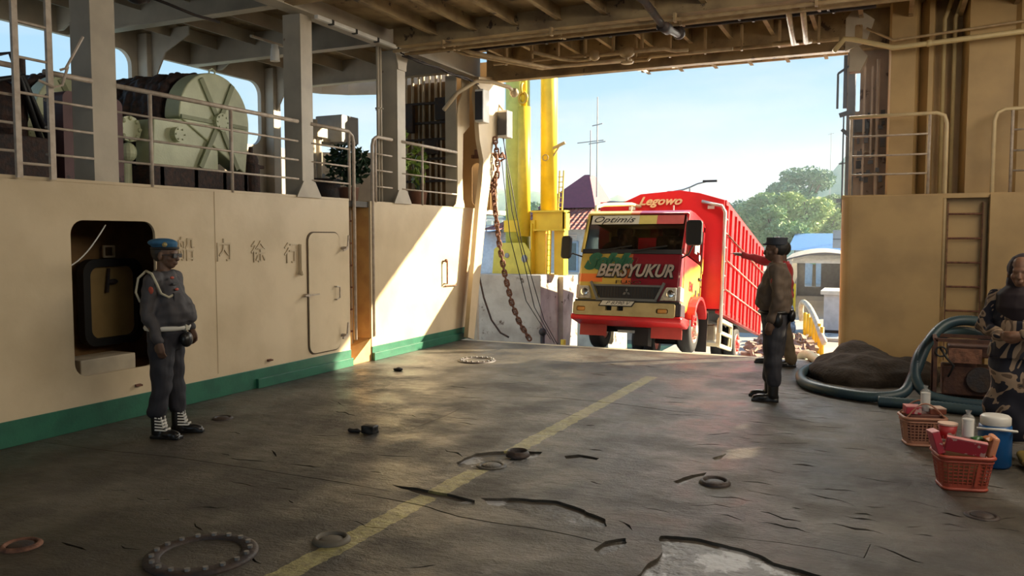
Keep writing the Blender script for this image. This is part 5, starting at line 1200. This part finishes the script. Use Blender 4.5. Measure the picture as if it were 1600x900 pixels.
cr = mat('carton_red', (.42,.03,.05), .5, c2=(.55,.35,.32), scale=12, lo=.58, hi=.6); cpk = mat('carton_pink', (.65,.25,.25), .5); ctan = mat('carton_tan', (.35,.17,.08), .6)
box_item('snack_carton', (put(A1,a1,0,.04,.03), (0,0,a1)), .27,.16,.28, ctan, 'brown carton filling the coral basket', 'carton', .01)
box_item('snack_carton', (put(A1,a1,-.155,-.02,.245), (R(-6),R(-16),a1)), .05,.17,.15, cr, 'tall red carton leaning out of the left side of the coral basket', 'carton', lid=cpk)
box_item('snack_carton', (put(A1,a1,-.02,-.10,.265), (R(14),R(8),a1-.1)), .25,.035,.10, cr, 'long red carton across the front of the coral basket', 'carton', lid=cpk)
box_item('snack_packet', (put(A1,a1,.165,.0,.23), (R(4),R(12),a1)), .045,.13,.15, mat('packet_orange',(.70,.30,.16),.4), 'orange-pink packet standing at the right end of the coral basket', 'packet', .015)
tub(put(A1,a1,-.085,.05,.33), .062, .11, redw, lidm, 'red tub with pale lid on top of the coral basket')
cups(put(A1,a1,.03,.0,.33), 'wrapped stack of white cups standing on the coral basket')
for i, (x, y, c_, lb) in enumerate(((.10,.06,(.05,.22,.03),'bright green packet on the coral basket'),(.13,.02,(.60,.45,.05),'yellow packet beside the green one on the coral basket'),(.09,-.02,(.03,.10,.03),'dark green packet in front of the bright green one'),(.14,-.045,(.30,.10,.03),'small brown-orange packet at the front right of the coral basket'))):
    o = empty('snack_packet', put(A1,a1,x,y,.31+.012*i)); o.rotation_euler = (R(12*i-10),R(8),a1+.3*i); tag(o, lb, 'packet', 'snack packets in the coral basket')
    blob('body', B().ell((0,0,.02),(.055,.028,.018)).box(-.06,.06,-.028,.028,.015,.022), mat('packet_%s' % 'abcd'[i], c_, .35), o, .006, 1, .006, 30)
box_item('snack_carton', (put(A2,a2,0,.0,.03), (0,0,a2)), .24,.16,.24, mat('carton_brown',(.18,.07,.05),.6), 'dark carton filling the peach basket', 'carton', .01)
box_item('snack_carton', (put(A2,a2,-.09,-.03,.27), (0,0,a2)), .12,.12,.06, cr, 'red carton with pink top at the left of the peach basket', 'carton', lid=cpk)
box_item('snack_carton', (put(A2,a2,.10,.0,.27), (0,0,a2+.1)), .13,.13,.045, mat('carton_rust',(.30,.09,.05),.5), 'rust-coloured carton with pale top at the right of the peach basket', 'carton', lid=lidm)
cups(put(A2,a2,.015,-.02,.29), 'wrapped stack of white cups standing on the peach basket')
jg = empty('water_jug', (.78, 7.10, 0)); tag(jg, 'blue water jug with white lid beside the person in the headscarf, behind the coral basket', 'jug')
B().lathe([(.10,0),(.115,.02),(.115,.28),(.11,.32),(0,.32)], seg=28).build('body', mat('jug_blue',(.01,.10,.30),.35), jg, True)
B().lathe([(.10,.32),(.105,.33),(.105,.38),(.09,.395),(0,.395)], seg=28).build('lid', white, jg, True)
B().tube([(-.11,-.02,.28),(-.13,-.10,.30),(0,-.13,.31),(.13,-.10,.30),(.11,-.02,.28)], .010, 8).build('handle', white, jg, True)
tag(blob('crumpled_bag', B().ell((1.05,7.05,.05),(.09,.10,.06)).ell((1.0,7.15,.08),(.06,.06,.06)), mat('bag_olive',(.25,.17,.04),.5), None, .012, 1, .03, 14), 'crumpled yellowish bag on the deck at the feet of the person in the headscarf', 'bag')

# ------------------------------------------------------------------ ramp, water and quay
rampm = mat('ramp_steel', (.34,.36,.38), .5, .3, c2=(.25,.26,.27), scale=6)
def P_r(y): return -(y-12.22)*math.tan(R(10.7))
rmp = struct(B().prism([(12.22,0),(20.4,P_r(20.4)),(20.4,P_r(20.4)-.25),(12.22,-.3)], 'x', -6.0, -.62).build('floor_ramp', rampm))
b = B()
for i in range(40):
    y = 12.5+.2*i; b.box(-5.9,-.72,y-.012,y+.012,P_r(y)-.01,P_r(y)+.012)
for i in range(26): x = -5.9+.2*i; b.prism([(12.4,P_r(12.4)+.006),(20.3,P_r(20.3)+.006),(20.3,P_r(20.3)-.02),(12.4,P_r(12.4)-.02)], 'x', x-.012, x+.012)
struct(b.build('floor_ramp_grating', mat('grating_pale', (.46,.48,.50), .5)))
water = mat('harbour_water', (.02,.10,.075), .12, bump=.5, bscale=1.5)
w_ = struct(B().box(-80,80,12.0,30,-2.3,-2.2).build('floor_water', water))
quay = mat('quay_concrete', (.46,.40,.33), .85, c2=(.34,.29,.24), scale=.6, bump=.3, bscale=6)
struct(B().box(-5.6,60,20.3,90,-2.6,-1.4).box(-90,-5.6,30,90,-2.6,-1.4).build('floor_quay', quay))
# concrete block and yellow lifting tower
bl = empty('concrete_block', (-8.0, 18.0, -2.2)); tag(bl, 'weathered white concrete block below the yellow tower, left of the truck', 'concrete block')
B().box(-.77,.86,-1.0,.07,0,3.08).build('main_block', conc, bl, bevel=.02)
B().box(-.55,.86,.07,.10,0,3.0).box(-.5,.98,.10,1.1,0,3.0).build('rear_block', conc, bl, bevel=.02)
tag(B().box(-9.9,-8.80,17.03,17.2,-2.2,.90).build('blue_panel', bluep), 'pale blue panel between the bow frame and the concrete block', 'barrier')  # separate panel for the pale blue left part of the block front
tw = empty('lifting_tower', (-8.0, 17.9, .86)); tag(tw, 'yellow hydraulic lifting tower with thick round posts beside the bow opening', 'tower')
yd = yellow
B().cyl((-.08,-.1,0),(-.08,-.1,6.5),.29,seg=28).build('post', mat('tower_yellow_green',(.62,.60,.12),.45,c2=(.55,.52,.10)), tw, True)
B().cyl((.60,.2,1.2),(.60,.2,6.5),.20,seg=28).build('post', yd, tw, True)
B().cyl((.24,-.45,.9),(.24,-.45,3.9),.15,seg=22).build('ram_cylinder', mat('ram_yellow',(.80,.55,.03),.4), tw, True)
B().cyl((.24,-.45,3.9),(.24,-.45,5.6),.07,seg=16).build('ram_rod', yd, tw, True)
b = B().tube([(.24+.10*math.cos(R(a)),-.52,4.1+.13*math.sin(R(a))) for a in range(0,360,20)], .035, 8, closed=True).tube([(.24,-.52+.10*math.cos(R(a)),4.31+.12*math.sin(R(a))) for a in range(0,360,20)], .03, 8, closed=True)
b.build('shackle', mat('shackle_gold',(.62,.38,.03),.45), tw, True)
B().prism([(-.55,0),(.45,0),(.45,.55),(.30,.75),(-.30,.75),(-.50,.6)], 'y', -.55, -.52).box(-.5,.4,-.52,.1,0,.6).build('base_shoe', mat('shoe_yellow',(.66,.60,.10),.45), tw, bevel=.02)
B().box(.42,.72,-.3,.0,0,1.2).box(.42,.46,-.5,.2,0,1.2).build('leg', yd, tw, bevel=.01); B().box(.94,1.18,-.3,.0,0,1.1).build('leg', yd, tw, bevel=.01)
B().box(-.3,.50,-.42,.3,1.0,1.28).build('lower_beam', yd, tw, bevel=.01)
b = B().box(.42,1.25,-.35,-.31,1.05,1.48).box(.42,1.25,-.45,-.20,1.46,1.50).box(.42,1.25,-.45,-.20,1.03,1.07).box(1.17,1.21,-.35,.0,1.05,1.48).box(.42,1.21,-.3,.0,1.44,1.50); b.build('head_beam', yd, tw)
b = B()
for i in range(2): b.bar((.80+.08*i,-.4,.0),(.82+.08*i,-.4,1.05),.03)
for k in range(8): b.bar((.80,-.4,.1+.12*k),(.91,-.4,.1+.12*k),.02)
b.build('ladder', yd, tw)
b = B()
for i in range(2): b.bar((.88+.10*i,.1,1.48),(.92+.10*i,.1,2.45),.03)
for k in range(7): b.bar((.88,.1,1.58+.12*k),(1.0,.1,1.58+.12*k),.02)
b.build('upper_ladder', mat('ladder_yellow',(.62,.50,.10),.5), tw)
B().bar((.75,.1,2.98),(1.05,.1,3.10),.06).bar((.76,.1,2.8),(.92,.1,3.05),.03).tube([(.62+.07*math.cos(R(a)),-.07,2.75+.07*math.sin(R(a))) for a in range(0,360,30)],.015,6,closed=True).build('lamp_arm', mat('arm_tan',(.40,.30,.14),.5), tw)
B().ell((-.15,-.56,.45),(.06,.03,.06)).ell((.30,-.56,.38),(.08,.03,.09)).build('bolt_cap', mat('cap_blue_grey',(.30,.32,.36),.5), tw, True)
tag(B().cyl((-7.05,16.9,-2.2),(-7.05,16.9,-.45),.05).ell((-7.05,16.9,-.40),.09).build('mooring_post', darkm, None, True), 'small dark mooring post with round head at the foot of the concrete block', 'post')
tag(B().cyl((-6.55,16.9,-2.2),(-6.55,16.9,-.55),.06).build('marker_post', yellow, None, True), 'short yellow post at the foot of the concrete block', 'post')
# quay furniture: yellow bollards with pipe, bags, rubble
bol = mat('bollard_yellow', (.90,.55,.02), .45)
Bp = [(-1.53,22.9),(-1.62,23.3),(-1.72,23.75),(-1.83,24.2),(-1.95,24.7),(-2.07,25.2),(-2.20,25.7)]
for i, (x, y) in enumerate(Bp):
    tag(B().cyl((x,y,-1.4),(x,y,-.64+.03*(i % 2)+.02*i),.055,seg=14).build('bollard', bol, None, True), 'yellow bollard in the slanting row on the quay, '+('nearest the ship','second from the ship','third from the ship','middle one of the row','third from the far end','second from the far end','furthest from the ship')[i], 'bollard', 'yellow bollards on the quay')
hose('quay_pipe', [(-1.44,22.7,-1.05),(-1.55,22.9,-.85),(-1.78,24.0,-.55),(-2.05,25.1,-.30),(-2.28,25.9,-.22),(-2.36,26.1,-.40),(-2.34,26.2,-.8)], .08, mat('pipe_dirty_white',(.66,.58,.42),.6,c2=(.5,.42,.28)), 'dirty white pipe lying along the tops of the yellow bollards', False)
rnd = random.Random(11)
for i in range(3):
    x, y = (-2.95,-3.25,-3.05)[i], (27.2,27.6,28.2)[i]
    tag(blob('rubbish_bag', B().ell((x,y,-1.15),(.33,.3,.28)).ell((x+.05,y,-.82+.1*i),(.24,.2,.20)), mat('bag_grey',(.10,.12,.15),.3,c2=(.3,.32,.35),scale=7), None, .04, 1, .08, 5), ('dark shiny rubbish bag behind the person in the dark cap, nearest the bollards','dark shiny rubbish bag on the quay, partly behind the person in the dark cap','dark shiny rubbish bag at the back of the pile')[i], 'bag', 'rubbish bags on the quay')
b = B()
for i in range(260):
    x, y = rnd.uniform(-3.4,-1.7), rnd.uniform(21.6,26.3); s_ = rnd.uniform(.04,.16); q = Matrix.Translation((x,y,-1.4+rnd.uniform(.0,.22))) @ Matrix.Rotation(rnd.uniform(0,3),4,Vector((rnd.random(),rnd.random(),rnd.random())))
    b.box(-s_,s_,-s_*.7,s_*.7,-s_*.3,s_*.3,q)
tag(b.build('rubble', mat('rubble_stone',(.38,.27,.20),.9,c2=(.22,.15,.11),scale=4)), 'low pile of broken rubble on the quay left of the yellow bollards', 'rubble', kind='stuff')
ct = empty('white_container', (-1.3, 29, -1.4)); tag(ct, 'low white box container on the quay right of the bollards', 'container')
B().box(-.55,1.9,-.8,.8,.12,1.28).build('shell', mat('container_white',(.55,.57,.60),.5), ct); B().box(-.65,2.0,-.9,.9,1.28,1.40).build('lid', mat('lid_cream',(.68,.66,.58),.5), ct); B().box(-.5,1.8,-.75,.75,0,.12).build('skid', darkm, ct)
tag(B().box(-1.75,-.9,26.1,27.5,-1.4,-1.3).build('floor_slab', conc, bevel=.02), 'low concrete slab edge right of the bollards', 'slab')
# covered walkway
wk = empty('covered_walkway', (-2.55, 34, -1.4)); wk.rotation_euler = (0,0,R(4.5)); tag(wk, 'white covered walkway with low arched roof, right of the truck', 'walkway')
whw = mat('walkway_white', (.72,.70,.66), .6); dkb = mat('walkway_dado', (.16,.17,.20), .6)
B().box(-.98,-.90,0,12,.0,1.0).build('left_dado', dkb, wk); B().box(-.98,-.90,0,12,1.0,2.30).build('left_wall', whw, wk)
B().box(1.55,1.63,0,12,0,.75).build('right_dado', dkb, wk); B().box(1.55,1.63,0,12,.75,2.3).build('right_wall', whw, wk)
arcp = [(-1.15+2.95*i/12, 2.26+.28*math.sin(math.pi*i/12)) for i in range(13)]
B().prism(arcp+[(x, z-.06) for x, z in arcp[::-1]], 'y', -.15, .3).build('roof', mat('roof_grey',(.20,.18,.17),.7), wk)
B().prism(arcp+[(x, z-.03) for x, z in arcp[::-1]], 'y', .3, 12.2).build('roof_sheet', mat('roof_translucent',(.9,.85,.75),.6,trans=.9), wk)
for k in range(6): B().box(-.9,1.55,.3+2*k,.38+2*k,2.10,2.2).build('ceiling_rib', whw, wk)
plate('end_wall', [[(-.9,0),(1.55,0),(1.55,2.3),(-.9,2.3)], rr(-.5,.5,.3,1.75,.02)], .1, Matrix.Translation((0,12,0)) @ MY, mat('end_wall_grey',(.35,.34,.33),.7), wk)
B().cyl((-.78,-.1,0),(-.78,-.1,1.3),.05).build('yellow_stand', yellow, wk)
# sign panel, roofs, houses
sgn = empty('sign_board', (-1.62, 33, -1.4)); tag(sgn, 'plain grey board raised on a post at the right jamb of the opening', 'sign')
B().box(-.28,.60,-.04,.04,2.72,3.40).build('board', mat('board_grey',(.36,.40,.43),.5), sgn); B().cyl((.5,.1,0),(.5,.1,3.3),.04).build('post', steelm, sgn)
B().box(-.28,.60,-.05,-.035,3.05,3.07).build('board_seam', darkm, sgn)
sh_ = empty('blue_roof_shed', (-3.2, 58, -1.4)); tag(sh_, 'long shed with bright blue roof below the green hill', 'building')
B().box(-2.5,8,0,10,0,2.3).build('wall', mat('shed_pale',(.50,.58,.64),.6), sh_); B().prism([(-.4,2.25),(0,2.3),(5,3.4),(10,2.3),(10,2.2)], 'x', -3, 8.5).build('roof', mat('roof_blue',(.10,.26,.55),.5), sh_)
hs = empty('tile_roof_house', (-16.5, 42, -1.4)); tag(hs, 'white house with steep red tiled roof behind the truck cab', 'building')
B().box(-3.6,1.9,0,7,0,3.9).build('wall', mat('house_wall',(.46,.54,.58),.7), hs)
def tiles():
    m = mat('roof_tiles', (.55,.14,.09), .6, c2=(.42,.09,.06), scale=2); t = m.node_tree; b = t.nodes['Principled BSDF']; co = N(t,'ShaderNodeTexCoord'); w = N(t,'ShaderNodeTexWave'); w.inputs['Scale'].default_value = 1.1; w.bands_direction = 'Z'
    w2_ = N(t,'ShaderNodeTexWave'); w2_.inputs['Scale'].default_value = 1.1; a = N(t,'ShaderNodeMath', operation='ADD'); bp = N(t,'ShaderNodeBump'); bp.inputs['Distance'].default_value = .3
    for x in (w, w2_): t.links.new(co.outputs['Object'], x.inputs[0])
    t.links.new(w.outputs['Fac'], a.inputs[0]); t.links.new(w2_.outputs['Fac'], a.inputs[1]); t.links.new(a.outputs[0], bp.inputs['Height']); t.links.new(bp.outputs[0], b.inputs['Normal']); return m
tl = tiles()
b = B(); b.poly([(-4.4,-1,3.55),(2.7,-1,3.55),(2.7,8,3.55),(-4.4,8,3.55),(-1.6,2.2,4.95),(1.0,2.2,4.95),(1.0,5,4.95),(-1.6,5,4.95)], ((0,1,5,4),(1,2,6,5),(2,3,7,6),(3,0,4,7),(4,5,6,7),(3,2,1,0))); b.build('lower_roof', tl, hs)
b = B(); b.poly([(-2.1,1.6,4.8),(1.5,1.6,4.8),(1.5,5.4,4.8),(-2.1,5.4,4.8),(.35,3.0,6.75),(.65,3.0,6.75),(.65,4,6.75),(.35,4,6.75)], ((0,1,5,4),(1,2,6,5),(2,3,7,6),(3,0,4,7),(4,5,6,7),(3,2,1,0))); b.build('upper_roof', mat('roof_maroon',(.22,.05,.08),.6), hs)
for x in (-2.9,-1.2,.5):
    f = plate('window', [rr(x-.6,1.2,x+.6,2.9,.02), rr(x-.5,1.3,x+.5,2.8,.01)], .1, Matrix.Translation((0,-.05,0)) @ MY, mat('frame_blue',(.22,.35,.50),.5), hs); B().box(x-.5,x+.5,-.02,0,1.3,2.8).build('pane', mat('pane_dark',(.10,.16,.18),.15), f)
    b = B()
    for k in range(4): b.box(x-.5,x+.5,-.06,-.03,2.9+.1*k,2.95+.1*k)
    b.build('louvre', whw, hs)
def mast(name, x, y, z0, z1, label, cross=()):
    o = empty(name, (x,y,z0)); tag(o, label, 'mast'); B().cyl((0,0,0),(0,0,z1-z0),.05,.03,8).build('pole', steelm, o)
    for z, w_ in cross: B().bar((-w_,0,z-z0),(w_,0,z-z0+.1),.05).build('arm', steelm, o)
mast('radio_mast', -15.05, 44, 4, 9.6, 'thin radio mast behind the red tiled roof', ((7.0,.5),(8.0,.3)))
mast('antenna', -15.8, 45, 4, 7.9, 'short antenna with crossbar on the red tiled roof', ((7.2,.8),))
mast('lattice_mast', -5.9, 95, -2, 13.0, 'tall thin mast rising behind the green hill trees', ((12.8,.3),))
sl = empty('street_lamp', (-8.45, 38, -1.4)); tag(sl, 'double-armed street lamp rising behind the truck body', 'street lamp')
B().cyl((0,0,0),(0,0,5.4),.06,.04,8).build('pole', steelm, sl); B().tube([(-.75,0,5.28),(-.3,0,5.35),(0,0,5.45),(.35,0,5.6),(.9,0,5.72)], .04, 6).build('arm', steelm, sl); B().box(-1.05,-.6,-.06,.06,5.22,5.30).box(.6,1.25,-.06,.06,5.66,5.76).build('lamp_head', darkm, sl)
fl = empty('flood_lamp_post', (-2.9, 60, -1.4)); tag(fl, 'thin lamp post in front of the hill, left of the grey board', 'lamp post')
B().cyl((0,0,0),(0,0,8.2),.06,.04,8).build('pole', steelm, fl); B().bar((-.3,0,8.1),(.8,0,8.25),.10).bar((-.4,0,5.6),(.5,0,5.65),.25).build('lamp_head', darkm, fl)
wt = empty('white_tank', (-21.5, 44, -2.2)); tag(wt, 'white round tank with railing left of the yellow tower', 'tank')
B().lathe([(2.6,0),(2.6,4.2),(0,4.4)], seg=32).build('shell', mat('tank_white',(.70,.72,.74),.5), wt, True)
b = B()
for k in range(24): a = 2*math.pi*k/24; b.cyl((2.5*math.cos(a),2.5*math.sin(a),4.2),(2.5*math.cos(a),2.5*math.sin(a),5.0),.03,seg=6)
for z in (4.6,5.0): b.tube([(2.5*math.cos(R(a)),2.5*math.sin(R(a)),z) for a in range(0,360,15)], .03, 6, closed=True)
b.build('railing', mat('tank_rail',(.6,.62,.64),.5), wt)
sbx = tag(B().box(-9.9,-7.8,24,26,-2.2,-.9).build('quay_kerb', conc, bevel=.03), 'low concrete step in the water behind the block', 'concrete block')
# trees and hills
def tree(loc, h, rad, m, label, seed, clusters=10, n=900, ls_=.17, trunk=True, name='tree'):
    o = empty(name, loc); tag(o, label, 'tree', 'trees on the shore'); rnd = random.Random(seed); b = B()
    if trunk: 
        t_ = B().cyl((0,0,0),(.2,0,h*.6),.25,.12,8)
        for k in range(5): a = rnd.uniform(0,6.28); t_.cyl((.1,0,h*.45),(rad*.6*math.cos(a),rad*.6*math.sin(a),h*.8),.09,.04,6)
        t_.build('trunk', mat('bark',(.10,.07,.05),.9), o)
    for k in range(clusters):
        a = rnd.uniform(0,6.28); q = rnd.uniform(.1,.75)*rad; z = h*rnd.uniform(.5,.92); r_ = rad*rnd.uniform(.35,.6)
        foliage(b, (q*math.cos(a),q*math.sin(a),z), (r_,r_,r_*.7), n, ls_, seed*31+k)
    b.build('crown', m, o); return o
lf1 = mat('crown_hazy', (.20,.33,.14), .7, c2=(.30,.42,.18), scale=.7); lf2 = mat('crown_hazy_dark', (.12,.24,.15), .7, c2=(.17,.30,.17), scale=.7); lf3 = mat('crown_yellow', (.32,.42,.12), .7, c2=(.40,.48,.18), scale=.7)
for i, (x, y, h, r_, m_, lb) in enumerate(((-7.4,76,9.6,3.2,lf2,'tall dark feathery tree rising above the truck body'),(-8.9,70,6.6,2.6,lf1,'rounded green tree right behind the truck body'),(-6.0,70,7.4,2.4,lf3,'yellow-green tree in front of the hill'),(-7.6,64,5.6,2.0,lf1,'low green tree above the head of the person in the dark cap'),(-4.9,72,5.6,2.3,lf3,'low yellowish tree above the blue roof'),(-11.5,74,6.3,2.8,lf2,'dark tree mostly hidden by the truck body'),(-3.2,80,7.0,3.0,lf1,'green tree next to the grey board'))):
    tree((x,y,-1.4), h, r_, m_, lb, 40+i)
for i, (x, y, h, r_, lb) in enumerate(((-27,62,6.0,2.6,'green tree seen between the chain and the yellow tower'),(-25,70,6.4,2.4,'green tree just left of the yellow tower'),(-19.8,56,5.4,1.5,'small green tree right of the yellow tower'))):
    tree((x,y,-1.4), h, r_, lf2, lb, 60+i)
def palm(loc, h, label, seed):
    o = empty('palm', loc); tag(o, label, 'palm', 'palms by the blue roof'); rnd = random.Random(seed)
    B().cyl((0,0,0),(0,0,h),.12,.08,8).build('trunk', mat('palm_bark',(.2,.16,.11),.9), o); b = B()
    for k in range(12):
        a = k*math.pi/6; P = [Vector((math.cos(a)*u*1.2, math.sin(a)*u*1.2, h+.5*u-.75*u*u)) for u in (0,.3,.6,.9,1.15)]
        for p, q in zip(P, P[1:]): n_ = Vector((-math.sin(a),math.cos(a),0))*.16; b.poly([p-n_,p+n_+Vector((0,0,-.06)),q+n_+Vector((0,0,-.06)),q-n_], ((0,1,2,3),))
    b.build('fronds', lf1, o)
palm((-4.0,52,-1.4), 2.0, 'small palm in front of the blue roofed shed', 1); palm((-1.6,54,-1.4), 2.0, 'small palm beside the grey board', 2)
def hill(name, x0, x1, y, top, m, label, seed, depth=30):
    b = B(); nx, ny = 70, 14; V = []
    for j in range(ny):
        for i in range(nx):
            u, v = i/(nx-1), j/(ny-1); x = x0+(x1-x0)*u; yy = y+depth*v
            z = -2+(top(u)+2)*math.sin(math.pi*.5*min(1,v*1.6))*1.0+1.6*mnoise.noise(Vector((x*.18,yy*.18,seed)))+.9*mnoise.noise(Vector((x*.6,yy*.6,seed)))
            V.append((x,yy,z if j else -3))
    b.poly(V, [(j*nx+i,j*nx+i+1,(j+1)*nx+i+1,(j+1)*nx+i) for j in range(ny-1) for i in range(nx-1)])
    return struct(b.build(name, m, None, True))
hill('hill_right', -40, 30, 105, lambda u: 5+9*math.exp(-((u-.53)/.10)**2)+3*math.exp(-((u-.8)/.15)**2), mat('hill_green',(.16,.30,.20),.9,c2=(.24,.38,.24),scale=.5,bump=.6,bscale=2), '', 3)
hill('hill_left', -150, -40, 120, lambda u: 7+4*math.sin(3*u), mat('hill_left_green',(.14,.26,.16),.9,c2=(.2,.32,.2),scale=.5), '', 8)

hz = B().box(-150, 60, 40, 150, -3, 13).build('haze', None)
hm = bpy.data.materials.new('morning_haze'); hm.use_nodes = True; t_ = hm.node_tree; t_.nodes.clear()
ou = N(t_, 'ShaderNodeOutputMaterial'); vs = N(t_, 'ShaderNodeVolumeScatter'); vs.inputs['Density'].default_value = .0030; vs.inputs['Anisotropy'].default_value = .25; vs.inputs['Color'].default_value = (.80,.92,1,1)
t_.links.new(vs.outputs[0], ou.inputs['Volume']); hz.data.materials.append(hm)
tag(hz, 'thin bright morning haze over the quay and the far hills', 'haze', kind='stuff')
